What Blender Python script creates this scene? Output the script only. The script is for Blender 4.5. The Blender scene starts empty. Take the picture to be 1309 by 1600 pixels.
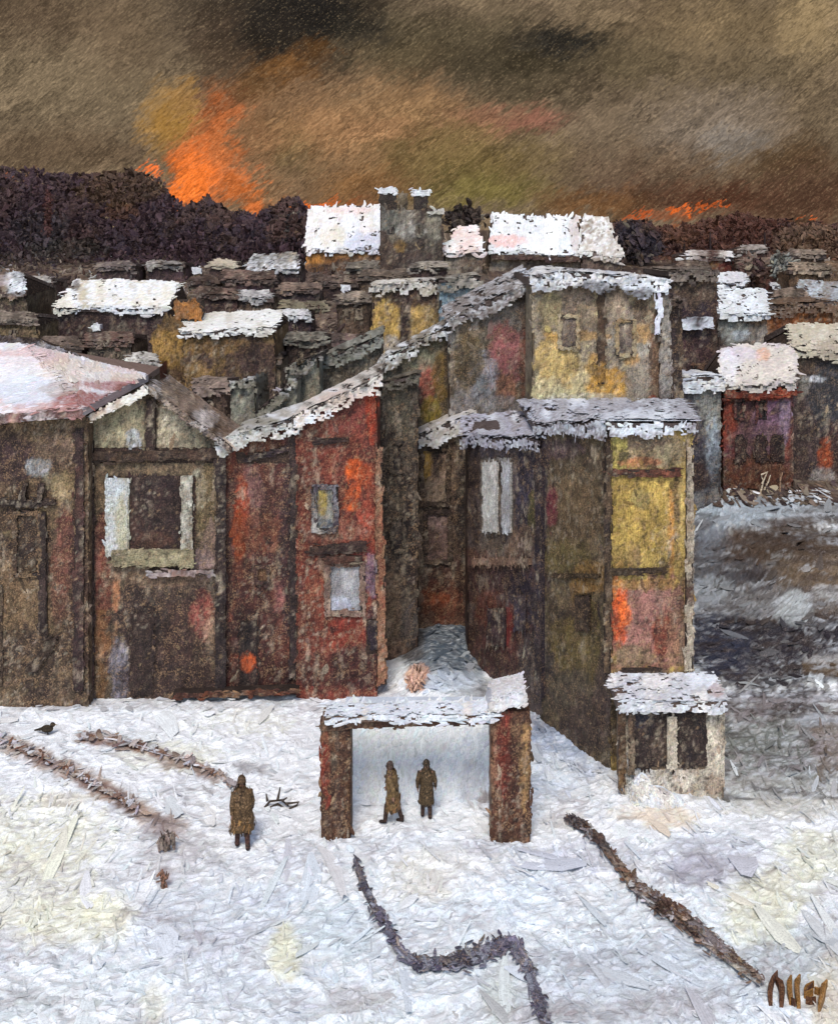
import bpy, math, random
import numpy as np
from mathutils import Vector
R = math.radians
rng = np.random.default_rng(11); random.seed(11)
sc = bpy.context.scene
col = sc.collection

# ------------------------------------------------------------------ camera, sky light, sun, exposure
F = 1800.0; CZ = 14.0; HX = 654.5; HY = 330.0        # focal length in photo pixels, eye height, horizon
cam = bpy.data.objects.new('camera', bpy.data.cameras.new('camera')); col.objects.link(cam)
cam.location = (0, 0, CZ); cam.rotation_euler = (R(90), 0, 0)
cam.data.sensor_fit = 'AUTO'; cam.data.sensor_width = 36; cam.data.lens = F / 1600 * 36
cam.data.shift_y = -(800 - HY) / 1600
cam.data.clip_start = .5; cam.data.clip_end = 3000
sc.camera = cam
w = bpy.data.worlds.new('World'); sc.world = w; w.use_nodes = True
nt = w.node_tree; sky = nt.nodes.new('ShaderNodeTexSky'); sky.sky_type = 'NISHITA'; sky.sun_disc = False
SUN_EL, SUN_AZ = R(52), R(188)                        # behind and to the left of the viewer
sky.sun_elevation = SUN_EL; sky.sun_rotation = SUN_AZ
bgn = nt.nodes['Background']; nt.links.new(sky.outputs[0], bgn.inputs[0]); bgn.inputs[1].default_value = .12
sl = bpy.data.lights.new('sun', 'SUN'); sl.energy = 1.7; sl.angle = R(18); sl.color = (1, .95, .88)
so = bpy.data.objects.new('sun', sl); col.objects.link(so); so.location = (-10, -10, 40)
sd = Vector((math.sin(SUN_AZ) * math.cos(SUN_EL), math.cos(SUN_AZ) * math.cos(SUN_EL), math.sin(SUN_EL)))
so.rotation_euler = sd.to_track_quat('Z', 'Y').to_euler()
sc.view_settings.view_transform = 'Standard'; sc.view_settings.look = 'None'
EXPO = .6; sc.view_settings.exposure = EXPO; sc.view_settings.gamma = 1

# ------------------------------------------------------------------ helpers
def lin(c):
    c = np.asarray(c, float) / 255.0
    return np.where(c <= .04045, c / 12.92, ((c + .055) / 1.055) ** 2.4)
def P(px, py, d): return np.array([(px - HX) * d / F, d, CZ - (py - HY) * d / F])
def proj(p): return HX + F * p[..., 0] / p[..., 1], HY + F * (CZ - p[..., 2]) / p[..., 1]
def hsh(ix, iy, s):
    v = np.sin(ix * 127.1 + iy * 311.7 + s * 74.7) * 43758.5453
    return v - np.floor(v)
def vno(x, y, s=0):
    x = np.asarray(x, float); y = np.asarray(y, float)
    ix, iy = np.floor(x), np.floor(y); fx, fy = x - ix, y - iy
    fx = fx * fx * (3 - 2 * fx); fy = fy * fy * (3 - 2 * fy)
    a = hsh(ix, iy, s); b = hsh(ix + 1, iy, s); c = hsh(ix, iy + 1, s); d = hsh(ix + 1, iy + 1, s)
    return (a * (1 - fx) + b * fx) * (1 - fy) + (c * (1 - fx) + d * fx) * fy
def fbm(x, y, s=0): return (vno(x, y, s) * .55 + vno(x * 2.1, y * 2.1, s + 3) * .3 + vno(x * 4.3, y * 4.3, s + 7) * .15)
def sm(e0, e1, x):
    t = np.clip((x - e0) / (e1 - e0), 0, 1); return t * t * (3 - 2 * t)

def ground_z(x, y):
    x = np.asarray(x, float); y = np.asarray(y, float)
    z = .075 * np.clip(y - 62, 0, 108) + .035 * np.clip(y - 170, 0, 140)
    z = z - .12 * np.clip(y - 232, 0, 400)
    z = z + 1.5 * sm(10, 14, x) * sm(31, 42, y) * (1 - sm(62, 75, y))
    z = z + .9 * np.exp(-(((x - 14.5) / 4) ** 2 + ((y - 39) / 4) ** 2))
    z = z + (fbm(x * .35, y * .35, 5) - .5) * .3 * (1 - sm(50, 60, y))
    near = (1 - sm(62, 66, y)) * sm(17, 18, y) * (1 - sm(17, 18, np.abs(x)))
    wx_ = x + (fbm(x * .8, y * .8, 73) - .5) * 2.2; wy_ = y + (fbm(x * .8 + 9, y * .8, 74) - .5) * 2.6
    rd = 1 - np.abs(2 * vno(wx_ * 1.9 + wy_ * .9, wy_ * 1.1 - wx_ * .4, 75) - 1); rd2 = 1 - np.abs(2 * vno(wx_ * 3.6 - wy_ * 1.4, wy_ * 2.4, 76) - 1)
    z = z + near * ((fbm(x * 3.1, y * 2.2, 71) - .5) * .1 + (fbm(x * 9, y * 7, 72) - .5) * .05 + .07 * rd ** 5 + .05 * rd2 ** 5)
    z = z + .7 * np.exp(-(((x - .6) / 1.3) ** 2 + ((y - 34.6) / 3.2) ** 2))      # snow heaped in the lane
    return z
def gdep(px, py):                                     # distance at which the ground is seen at a pixel
    px = np.asarray(px, float); py = np.asarray(py, float)
    d = F * CZ / np.maximum(py - HY, 20)
    for k in range(14):
        z = ground_z((px - HX) * d / F, d)
        d = .5 * d + .5 * F * (CZ - z) / np.maximum(py - HY, 20)
    return np.clip(d, 8, 400)
def G(px, py):
    d = float(gdep(px, py)); return P(px, py, d)

def pal(base, blobs=(), jit=.07, seed=None, size=(26, 44), hue=.025, scr=True, soft=2.2):
    B = lin(np.array(base)); s = int(rng.integers(1000)) if seed is None else seed
    bl = [(b[0], b[1], b[2], b[3], lin(b[4]), b[5] if len(b) > 5 else .9) for b in blobs]
    def f(px, py):
        n = len(px)
        t = np.clip((fbm(px / size[0], py / size[1], s) - .5) * 1.9 + .5 + rng.normal(0, .12, n), 0, .999) * (len(B) - 1) if len(B) > 1 else np.zeros(n)
        i0 = np.floor(t).astype(int); i1 = np.minimum(i0 + 1, len(B) - 1); fr = (t - i0)[:, None]
        c = B[i0] * (1 - fr) + B[i1] * fr
        for (cx, cy, rx, ry, bc, st) in bl:
            q = ((px - cx) / rx) ** 2 + ((py - cy) / ry) ** 2
            q = q + (fbm(px / 8, py / 11, s + 9) - .5) * 1.9
            al = st * np.clip((1.5 - q) * soft, 0, 1) * np.clip(rng.normal(.97, .2, n), 0, 1)
            c = c * (1 - al[:, None]) + bc * al[:, None]
        if B.mean() < .35 and n > 3 and scr:
            lf = np.clip((fbm(px / 70, py / 60, s + 50) - .36) * 5, .12, 1.3)
            k3 = lf * np.clip((fbm(px / 6, py / 22, s + 21) - .60) * 6, 0, 1) * rng.uniform(.2, .6, n); c = c * (1 - k3[:, None]) + lin((172, 156, 134)) * k3[:, None]
            k4 = np.clip((.40 - fbm(px / 12, py / 30, s + 40)) * 7, 0, 1) * rng.uniform(.2, .6, n) * (1.4 - lf); c = c * (1 - k4[:, None]) + lin((44, 34, 34)) * k4[:, None]
            r_ = rng.random(n); k1 = r_ < .02; c[k1] = c[k1] * .45 + lin((150, 124, 94)) * .55; k2 = r_ > .965; c[k2] = c[k2] * .35 + lin((34, 28, 28)) * .65
        if B.mean() < .35 and n > 3 and scr:
            fl_ = .6 * fbm(px / 5 + 9, py / 9, s + 60) + .7 * fbm(px / 19, py / 34, s + 61) - .65; c = c * np.exp(fl_ * 1.7 - .06)[:, None]
            k5 = np.clip((fbm(px / 3.2, py / 5, s + 70) - .66) * 9, 0, 1) * .4 * np.clip(lf, 0, 1); c = c * (1 - k5[:, None]) + lin((186, 172, 150)) * k5[:, None]
            k6 = np.clip((.36 - fbm(px / 3.4, py / 8, s + 80)) * 9, 0, 1) * .6; c = c * (1 - k6[:, None]) + lin((36, 28, 30)) * k6[:, None]
        c = c * np.exp(rng.normal(0, jit * 1.6, n))[:, None] * np.exp(rng.normal(0, hue, (n, 3)))
        return np.clip(c, .004, .86)
    return f
def path(pts, r, c, s=.85, ry=None):                  # a chain of patches along a line
    out = []
    for (a, b) in zip(pts[:-1], pts[1:]):
        n = max(1, int(math.dist(a, b) / (r * .9)))
        for k in range(n):
            t = k / n; out.append((a[0] + (b[0] - a[0]) * t, a[1] + (b[1] - a[1]) * t, r, ry or r, c, s))
    return out

class M:
    def __init__(s, rough=1.): s.rough = rough; s.v = []; s.f = []; s.c = []; s.u = []; s.n = 0
    def add(s, v, f, c, uv=None):
        v = np.asarray(v, float); c = np.asarray(c, float)
        if c.ndim == 1: c = np.tile(c, (len(v), 1))
        if uv is None: uv = np.stack([v[:, 0] + v[:, 1], v[:, 2]], 1) * 1.3
        s.v.append(v); s.c.append(c); s.u.append(uv)
        s.f.extend([tuple(int(i) + s.n for i in q) for q in f]); s.n += len(v)
    def strokes(s, ctr, A, B, N, h, c):
        n = len(ctr)
        if n == 0: return
        T = np.linspace(-.5, .5, 4); S = np.array([-.5, -.2, .18, .5]); prof = np.array([0, 1., .55, 0])
        wid = np.array([.55, 1.05, .95, .35]); hh = np.array([.5, 1., .8, .25])
        bend = rng.normal(0, .18, n)
        V = np.zeros((n, 4, 4, 3)); flip = np.where(rng.random(n) < .5, 1, -1)
        for i in range(4):
            for j in range(4):
                k = S[j] * wid[i] * flip + bend * (T[i] ** 2 * 4 - .5) + rng.normal(0, .045, n)
                t = T[i] + rng.normal(0, .03, n)
                V[:, i, j] = ctr + A * t[:, None] + B * k[:, None] + N * (h * prof[j] * hh[i] * rng.uniform(.6, 1.35, n))[:, None]
        U = np.zeros((n, 4, 4, 2)); r = rng.random((n, 2)) * 60
        U[..., 0] = T[None, :, None] * .9 + r[:, 0][:, None, None]; U[..., 1] = S[None, None, :] + r[:, 1][:, None, None]
        cc = np.repeat(c[:, None, :], 16, 1).reshape(n, 4, 4, 3)
        cc = cc * np.exp(rng.normal(0, .05, (n, 1, 4, 1)))
        base = (np.arange(n) * 16 + s.n)[:, None]
        q = np.array([[i * 4 + j, (i + 1) * 4 + j, (i + 1) * 4 + j + 1, i * 4 + j + 1] for i in range(3) for j in range(3)])
        s.f.extend(map(tuple, (base[:, :, None] + q[None]).reshape(-1, 4).tolist()))
        s.v.append(V.reshape(-1, 3)); s.c.append(cc.reshape(-1, 3)); s.u.append(U.reshape(-1, 2)); s.n += n * 16
    def build(s, name, mat, parent=None, origin=None):
        o_ = np.zeros(3)
        if parent is not None:
            r = parent
            while r.parent: r = r.parent
            o_ = np.array(r.location)
        elif origin is not None: o_ = np.array(origin, float)
        V = np.concatenate(s.v) - o_
        me = bpy.data.meshes.new(name); me.from_pydata(V.tolist(), [], s.f)
        a = me.color_attributes.new('Col', 'FLOAT_COLOR', 'POINT')
        cc = np.ones((len(V), 4), np.float32); cc[:, :3] = np.concatenate(s.c); a.data.foreach_set('color', cc.ravel())
        uvl = me.uv_layers.new(name='UVMap'); li = np.zeros(len(me.loops), np.int32); me.loops.foreach_get('vertex_index', li)
        uvl.data.foreach_set('uv', np.concatenate(s.u)[li].astype(np.float32).ravel())
        me.materials.append(mat); me.update()
        ob = bpy.data.objects.new(name, me); col.objects.link(ob)
        if parent is not None: ob.parent = parent
        else: ob.location = o_
        return ob

def prism(m, poly, vec, c):
    poly = np.array(poly, float); n = len(poly); v = np.concatenate([poly, poly + np.asarray(vec, float)])
    f = [tuple(range(n)), tuple(range(2 * n - 1, n - 1, -1))] + [(i, (i + 1) % n + 0, (i + 1) % n + n, i + n) for i in range(n)]
    m.add(v, f, lin(c))
def inpoly(x, y, poly):
    r = np.zeros(len(x), bool); n = len(poly)
    for i in range(n):
        x1, y1 = poly[i]; x2, y2 = poly[(i + 1) % n]
        if y1 == y2: continue
        r ^= ((y1 > y) != (y2 > y)) & (x < (x2 - x1) * (y - y1) / (y2 - y1) + x1)
    return r
def cover_fan(m, poly, C, *a, **k):
    p_ = np.array(poly); n_ = np.cross(p_[1] - p_[0], p_[2] - p_[0]); n_ /= np.linalg.norm(n_) + 1e-9
    if np.abs((p_ - p_[0]) @ n_).max() < .05 + .0012 * max(0, p_[0][1] - 45): return cover(m, poly, C, *a, **k)
    for i in range(1, len(poly) - 1): cover(m, [poly[0], poly[i], poly[i + 1]], C, *a, **k)
def skin(m, poly, C, ctr, u, v, nn, p2, lo, hi, s, excl, ang):
    # a thin uneven coat of plaster or snow: a fine grid that follows the surface, every vertex with its own tone
    st = 3.4 * s; amp = 6.5 * s if m.rough > 1 else 2.2 * s; lo = lo - amp * .6; hi = hi + amp * .6; ext = hi - lo; nx = int(np.clip(ext[0] / st, 1, 170)); ny = int(np.clip(ext[1] / st, 1, 170))
    gx = np.linspace(lo[0], hi[0], nx + 1); gy = np.linspace(lo[1], hi[1], ny + 1); X, Y = np.meshgrid(gx, gy); dx, dy = ext[0] / nx, ext[1] / ny
    cx = (X[:-1, :-1] + X[1:, 1:]) / 2; cy = (Y[:-1, :-1] + Y[1:, 1:]) / 2
    rp_ = ctr + cx.ravel()[:, None] * u + cy.ravel()[:, None] * v; rx_, ry_ = proj(rp_)
    k = inpoly(cx.ravel() + (vno(rx_ / 17, ry_ / 17, 81) - .5) * 2. * amp, cy.ravel() + (vno(rx_ / 19, ry_ / 25, 82) - .5) * 2.6 * amp + (vno(rx_ / 6, ry_ / 9, 83) - .5) * .9 * amp, p2)
    Xj = X + rng.uniform(-.3, .3, X.shape) * dx; Yj = Y + rng.uniform(-.3, .3, Y.shape) * dy
    pts = ctr + Xj.ravel()[:, None] * u + Yj.ravel()[:, None] * v; px, py = proj(pts)
    cp = ctr + cx.ravel()[:, None] * u + cy.ravel()[:, None] * v; qx, qy = proj(cp)
    for (x0, y0, x1, y1) in excl: k &= ~((qx > x0) & (qx < x1) & (qy > y0) & (qy < y1))
    if m.rough > 1: k &= fbm(qx / 9, qy / 4.5, 85) > .27 + .075 * (m.rough > 2)
    if not k.any(): return
    r = fbm(px / 5, py / (13 if ang > 45 else 5), 61) + .35 * rng.random(len(px))
    if m.rough > 1: r = r * .6 + 1.1 * fbm(px / 16, py / 12, 63)
    pts = pts + nn * ((.35 + 1.15 * m.rough * r) * s)[:, None]
    c = C(px, py); W = nx + 1
    idx = np.nonzero(k)[0]; j, i = idx // nx, idx % nx; q = np.stack([j * W + i, j * W + i + 1, (j + 1) * W + i + 1, (j + 1) * W + i], 1)
    used = np.unique(q); mp_ = np.zeros(len(pts), int); mp_[used] = np.arange(len(used))
    uv = np.stack([Yj.ravel(), Xj.ravel()], 1)[used] / (14 * s) if ang > 45 else np.stack([Xj.ravel(), Yj.ravel()], 1)[used] / (14 * s)
    m.add(pts[used], mp_[q].tolist(), c[used], uv)
def cover(m, poly, C, L=17, W=6, cov=2.2, ang=90, ja=14, excl=(), h=.16, face=True, cap=9000, sc_=None):
    poly = np.array(poly, float); ctr = poly.mean(0)
    nn = np.zeros(3)
    for i in range(len(poly)): nn += np.cross(poly[i] - ctr, poly[(i + 1) % len(poly)] - ctr)
    area0 = np.linalg.norm(nn) / 2
    if area0 < 1e-6: return
    nn /= np.linalg.norm(nn)
    if face and np.dot(nn, np.array([0, 0, CZ]) - ctr) < 0: nn = -nn
    u = np.cross([0, 0, 1], nn)
    u = np.array([1., 0, 0]) if np.linalg.norm(u) < .05 else u / np.linalg.norm(u)
    if u[0] < 0: u = -u
    v = np.cross(nn, u)
    if v[2] < -1e-6 or (abs(v[2]) <= 1e-6 and v[1] < 0): v = -v
    p2 = np.stack([(poly - ctr) @ u, (poly - ctr) @ v], 1)
    lo, hi = p2.min(0), p2.max(0); s = (sc_ or ctr[1]) / F
    L = L * .8; W = W * .7; h = h * .55; ja = ja * 1.5 if ang in (90, 84, 88) else ja
    n = int(np.prod(hi - lo) * cov / (L * W * s * s)); n = min(n, int(cap * 1.6))
    if n < 1: n = 1
    skin(m, poly, C, ctr, u, v, nn, p2, lo, hi, s, excl, ang)
    n = max(1, int(n * (.42 if ang not in (0, 2, 3, 5) else .6)))
    x = rng.uniform(lo[0], hi[0], n); y = rng.uniform(lo[1], hi[1], n)
    k = inpoly(x, y, p2); x, y = x[k], y[k]
    pts = ctr + x[:, None] * u + y[:, None] * v
    px, py = proj(pts)
    k = np.ones(len(px), bool)
    for (x0, y0, x1, y1) in excl: k &= ~((px > x0 - 2) & (px < x1 + 2) & (py > y0 - 2) & (py < y1 + 2))
    if m.rough > 1: k &= fbm(px / 9, py / 4.5, 85) > .28 + .09 * (m.rough > 2)
    pts, px, py = pts[k], px[k], py[k]; n = len(px)
    if n == 0: return
    a = np.radians(ang + rng.normal(0, ja, n)); l = L * s * np.exp(rng.normal(0, .35, n)); w_ = W * s * np.exp(rng.normal(0, .3, n))
    A = (np.cos(a)[:, None] * u + np.sin(a)[:, None] * v); B = (-np.sin(a)[:, None] * u + np.cos(a)[:, None] * v)
    pts = pts + u * (rng.normal(0, 2.0 * s, n))[:, None] + v * (rng.normal(0, 2.0 * s, n))[:, None] + nn * (rng.uniform(.02, .5, n) * w_ * .35)[:, None]
    m.strokes(pts, A * l[:, None], B * w_[:, None], np.tile(nn, (n, 1)), w_ * h, C(px, py))

# ------------------------------------------------------------------ materials (procedural, vary at the scale of each distance)
def paint(name, scale, speck=(120, 95, 70), sk=.45, bump=.35, rough=.62, streak=.3, dist=.02, grain=.46):
    m = bpy.data.materials.new(name); m.use_nodes = True; n = m.node_tree.nodes; l = m.node_tree.links
    b = n['Principled BSDF']; b.inputs['Roughness'].default_value = rough; b.inputs['Specular IOR Level'].default_value = .22
    at = n.new('ShaderNodeAttribute'); at.attribute_name = 'Col'
    uv = n.new('ShaderNodeUVMap'); mp = n.new('ShaderNodeMapping'); mp.inputs['Scale'].default_value = (1.1, 13, 1)
    l.new(uv.outputs[0], mp.inputs[0])
    ns = n.new('ShaderNodeTexNoise'); ns.inputs['Scale'].default_value = 1; ns.inputs['Detail'].default_value = 2; l.new(mp.outputs[0], ns.inputs[0])
    tc = n.new('ShaderNodeTexCoord')
    nf = n.new('ShaderNodeTexNoise'); nf.inputs['Scale'].default_value = scale; nf.inputs['Detail'].default_value = 3; nf.inputs['Roughness'].default_value = .7
    l.new(tc.outputs['Object'], nf.inputs[0])
    ng = n.new('ShaderNodeTexNoise'); ng.inputs['Scale'].default_value = scale * .13; ng.inputs['Detail'].default_value = 4; l.new(tc.outputs['Object'], ng.inputs[0])
    mr = n.new('ShaderNodeMapRange'); mr.inputs[1].default_value = .35; mr.inputs[2].default_value = .65
    mr.inputs[3].default_value = 1 - streak; mr.inputs[4].default_value = 1 + streak; l.new(ns.outputs[0], mr.inputs[0])
    mu = n.new('ShaderNodeVectorMath'); mu.operation = 'SCALE'; l.new(at.outputs['Color'], mu.inputs[0]); l.new(mr.outputs[0], mu.inputs['Scale'])
    ad = n.new('ShaderNodeMath'); ad.operation = 'MULTIPLY_ADD'; ad.inputs[1].default_value = .5; l.new(ng.outputs[0], ad.inputs[0]); l.new(nf.outputs[0], ad.inputs[2])
    m2 = n.new('ShaderNodeMapRange'); m2.inputs[1].default_value = .80; m2.inputs[2].default_value = .93; m2.inputs[3].default_value = 0; m2.inputs[4].default_value = sk
    l.new(ad.outputs[0], m2.inputs[0])
    mx = n.new('ShaderNodeMix'); mx.data_type = 'RGBA'; l.new(m2.outputs[0], mx.inputs[0]); l.new(mu.outputs[0], mx.inputs[6])
    mx.inputs[7].default_value = (*lin(speck), 1)
    m3 = n.new('ShaderNodeMapRange'); m3.inputs[1].default_value = .36; m3.inputs[2].default_value = .64; m3.inputs[3].default_value = 1 - grain; m3.inputs[4].default_value = 1 + grain
    l.new(nf.outputs[0], m3.inputs[0])
    mz = n.new('ShaderNodeVectorMath'); mz.operation = 'SCALE'; l.new(mx.outputs[2], mz.inputs[0]); l.new(m3.outputs[0], mz.inputs['Scale'])
    l.new(mz.outputs[0], b.inputs['Base Color'])
    a2 = n.new('ShaderNodeMath'); a2.operation = 'MULTIPLY_ADD'; a2.inputs[1].default_value = .8; l.new(ns.outputs[0], a2.inputs[0]); l.new(nf.outputs[0], a2.inputs[2])
    bp = n.new('ShaderNodeBump'); bp.inputs['Strength'].default_value = bump; bp.inputs['Distance'].default_value = dist
    l.new(a2.outputs[0], bp.inputs['Height']); l.new(bp.outputs[0], b.inputs['Normal'])
    return m
WALL = paint('weathered_wall', 26, (138, 110, 82), .6, .55)
DARK = paint('dark_wood', 26, (105, 85, 68), .35, .5)
SNOW = paint('settled_snow', 26, (158, 146, 140), .4, .45, .5, .1, grain=.16)
MIDW = paint('distant_wall', 17, (120, 98, 76), .5, .5, dist=.04)
MIDS = paint('distant_snow', 9, (150, 140, 130), .4, .5, .55, .13, dist=.04, grain=.16)
FARW = paint('far_wall', 8, (105, 84, 66), .45, .5, dist=.1)
FARS = paint('far_snow', 5, (150, 140, 130), .4, .5, .55, .13, dist=.1, grain=.16)
GRND = paint('snowy_ground', 26, (150, 138, 132), .38, .5, .5, .09, grain=.2)

def thing(name, label, cat, loc, group=None, kind=None):
    o = bpy.data.objects.new(name, None); col.objects.link(o); o.location = tuple(loc); o.empty_display_size = .3
    o['label'] = label; o['category'] = cat
    if group: o['group'] = group
    return o
def tag(o, label=None, cat=None, group=None, kind=None):
    if label: o['label'] = label
    if cat: o['category'] = cat
    if group: o['group'] = group
    if kind: o['kind'] = kind
    return o
def lab(o, t): o['label'] = t; return o

WH = (222, 228, 234); WH2 = (206, 212, 220); WC = (226, 220, 206)
SNOWC = [(232, 236, 240), (206, 212, 220), (160, 158, 162), (226, 222, 212), (234, 236, 240), (120, 112, 110)]

def rect3(r, d): x0, y0, x1, y1 = r; return [P(x0, y1, d), P(x1, y1, d), P(x1, y0, d), P(x0, y0, d)]
def panel(name, parent, r, d, C, mat, under=(60, 48, 42), proud=.06, thick=.1, L=14, W=5, ang=90, cov=2.2, ja=14, h=.16):
    m = M(); prism(m, rect3(r, d - proud), (0, thick, 0), under); cover(m, rect3(r, d - proud), C, L, W, cov, ang, ja, h=h)
    return m.build(name, mat, parent)
def quadbar(name, parent, pts, d, C, mat, under=(45, 36, 32), proud=.1, thick=.14, L=14, W=4, ang=0, cov=2.4):
    q = [P(x, y, d - proud) for x, y in pts]; m = M(); prism(m, q, (0, thick, 0), under); cover(m, q, C, L, W, cov, ang, 10)
    return m.build(name, mat, parent)
def window(parent, r, d, Cp, Cf, mat, fw=4, under=(40, 36, 36), proud=.1, L=9, W=3.5, cross=False):
    x0, y0, x1, y1 = r; m = M()
    bars = [(x0, y0, x0 + fw, y1), (x1 - fw, y0, x1, y1), (x0 + fw, y0, x1 - fw, y0 + fw), (x0 + fw, y1 - fw, x1 - fw, y1)]
    if cross: bars.append(((x0 + x1) / 2 - 1.3, y0 + fw, (x0 + x1) / 2 + 1.3, y1 - fw))
    for b in bars:
        prism(m, rect3(b, d - proud), (0, proud + .05, 0), under); cover(m, rect3(b, d - proud), Cf, 9, 3.2, 2.4, 90 if b[3] - b[1] > b[2] - b[0] else 0, 8)
    f = m.build('window', mat, parent)
    m = M(); rr = (x0 + fw, y0 + fw, x1 - fw, y1 - fw); prism(m, rect3(rr, d - .02), (0, .06, 0), under); cover(m, rect3(rr, d - .02), Cp, L, W, 2.2, 90, 12)
    m.build('pane', mat, f)
    return f

def block(name, label, cat, d, D, prof, base, C, snow=SNOWC, band=14, st=.22, wmat=WALL, smat=SNOW, under=(62, 48, 42), sunder=(74, 62, 58),
          excl=(), L=17, W=6, group=None, over=.25, Cs=None, sblobs=(), ang=90, Ls=16, Ws=6, edge=True, roofc=None, ja=14):
    """walls with a top profile (front view) run back by D; a snow slab lies on every pitch of the profile"""
    x0, x1 = prof[0][0], prof[-1][0]
    bl = P(x0, base, d); br = P(x1, base, d)
    gz = min(float(ground_z(bl[0], d)), float(ground_z(br[0], d)), bl[2], br[2]) - .35
    t = thing(name, label, cat, ((bl[0] + br[0]) / 2, d, max(gz + .35, 0)), group)
    bl[2] = br[2] = gz
    tops = [P(x, y, d) for x, y in prof]
    backs = [np.array([p[0], d + D, CZ - (y - band - HY) * (d + D) / F]) for p, (x, y) in zip(tops, prof)]
    m = M(); front = [bl, br] + tops[::-1]
    n = len(tops); V = [bl, br] + tops + [bl + [0, D, 0], br + [0, D, 0]] + backs
    o = n + 2
    fs = [tuple([0, 1] + [1 + n - i for i in range(n)]), tuple([o + 1, o] + [o + 2 + i for i in range(n)])]
    fs += [(0, 2, o + 2, o), (1, o + 1, o + n + 1, n + 1), (0, o, o + 1, 1)]
    for i in range(n - 1): fs.append((2 + i, 3 + i, o + 3 + i, o + 2 + i))
    m.add(V, fs, lin(under))
    cover(m, front, C, L, W, 2.3, ang, ja, excl)
    for (a, b, c_, e) in ((bl, tops[0], backs[0], bl + [0, D, 0]), (br, tops[-1], backs[-1], br + [0, D, 0])):
        cover(m, [a, b, c_, e], Cs or C, L, W, 1.4, 90, ja, face=False if False else True, sc_=d)
    wall = m.build('wall', wmat, t)
    if snow is not None:
        Cn = pal(snow, sblobs, .05, size=(30, 12))
        m = M(2.2)
        for i in range(n - 1):
            a, b = tops[i].copy(), tops[i + 1].copy(); A, B = backs[i].copy(), backs[i + 1].copy()
            for q in (a, b): q[1] -= over
            for q in (A, B): q[1] += .1
            if i == 0: a[0] -= .12; A[0] -= .12
            if i == n - 2: b[0] += .12; B[0] += .12
            up = np.array([0, 0, st]); lo = np.array([0, 0, .02])
            a, b, A, B = a + lo, b + lo, A + lo, B + lo
            prism(m, [a, b, B, A], up, sunder)
            al = math.degrees(math.atan2((b - a)[2], (b - a)[0]))
            cover_fan(m, [a + up, b + up, B + up, A + up], Cn, Ls, Ws, 2.6, 0, 16, sc_=d, h=.2)
            cover(m, [a, b, b + up, a + up], Cn, Ls, Ws, 2.6, al, 14, sc_=d, h=.3)
            dz = np.array([0, 0, -.22 * d / 34.]); cover(m, [a + dz, b + dz, b, a], Cn, 8, 5, .3, 20, 60, sc_=d, h=.4)
        rf = m.build('roof_snow', smat, t)
    return t, wall

def eave_house(name, label, cat, d, D, eave, ridge, base, C, Cr, wmat=FARW, smat=FARS, under=(60, 48, 42), sunder=(84, 70, 64), st=.3,
               L=12, W=5, group=None, ov=.3, rang=0, excl=(), rL=15, rW=6, h=.25):
    """house whose roof pitch faces the viewer. eave / ridge: two photo points each (left, right)"""
    (ex0, ey0), (ex1, ey1) = eave; (rx0, ry0), (rx1, ry1) = ridge
    dr = d + D / 2
    e0, e1 = P(ex0, ey0, d - ov), P(ex1, ey1, d - ov); r0, r1 = P(rx0, ry0, dr), P(rx1, ry1, dr)
    b0 = np.array([e0[0] + ov * .4, d + D, e0[2]]); b1 = np.array([e1[0] - ov * .4, d + D, e1[2]])
    wx0, wx1 = e0[0] + ov * .5, e1[0] - ov * .5
    gz = min(float(ground_z(wx0, d)), float(ground_z(wx1, d)), P(ex0, base, d)[2]) - .4
    t = thing(name, label, cat, ((wx0 + wx1) / 2, d, gz + .4), group)
    m = M(); fl = np.array([wx0, d, gz]); fr = np.array([wx1, d, gz]); tl = np.array([wx0, d, e0[2] - .04]); tr = np.array([wx1, d, e1[2] - .04])
    bk = np.array([0, D, 0]); V = [fl, fr, tr, tl, fl + bk, fr + bk, tr + bk, tl + bk, r0 - [0, 0, .08], r1 - [0, 0, .08]]
    m.add(V, [(0, 1, 2, 3), (5, 4, 7, 6), (0, 3, 8, 7, 4), (1, 5, 6, 9, 2), (3, 2, 9, 8), (6, 7, 8, 9), (0, 4, 5, 1)], lin(under))
    cover(m, [fl, fr, tr, tl], C, L, W, 2.3, 90, 14, excl)
    cover(m, [fl, tl, tl + bk, fl + bk], C, L, W, 1.2, 90); cover(m, [fr, tr, tr + bk, fr + bk], C, L, W, 1.2, 90)
    wall = m.build('wall', wmat, t)
    m = M(1.8); up = np.array([0, 0, st])
    prism(m, [e0, e1, r1, r0], up, sunder); prism(m, [r0, r1, b1, b0], up * .98, sunder)
    cover_fan(m, [e0 + up, e1 + up, r1 + up, r0 + up], Cr, rL, rW, 2.8, rang, 18, h=h)
    cover(m, [e0, e1, e1 + up, e0 + up], Cr, rL, rW, 2.4, 0, 10, h=h)
    m.build('roof', smat, t)
    return t, wall
def chimney(parent, r, d, C, mat, capC=None, smat=FARS, thick=.8, under=(60, 50, 44)):
    m = M(); prism(m, rect3(r, d), (0, thick, 0), under); cover(m, rect3(r, d), C, 10, 4, 2.4, 90)
    ch = m.build('chimney', mat, parent)
    if capC:
        x0, y0, x1, y1 = r; m = M(); q = (x0 - 2, y0 - 6, x1 + 2, y0 + 1); prism(m, rect3(q, d - .1), (0, thick + .2, 0), (190, 190, 195))
        cover(m, rect3(q, d - .1), capC, 9, 4, 3, 0, 30, h=.4); m.build('snow_cap', smat, ch)
    return ch

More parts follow.
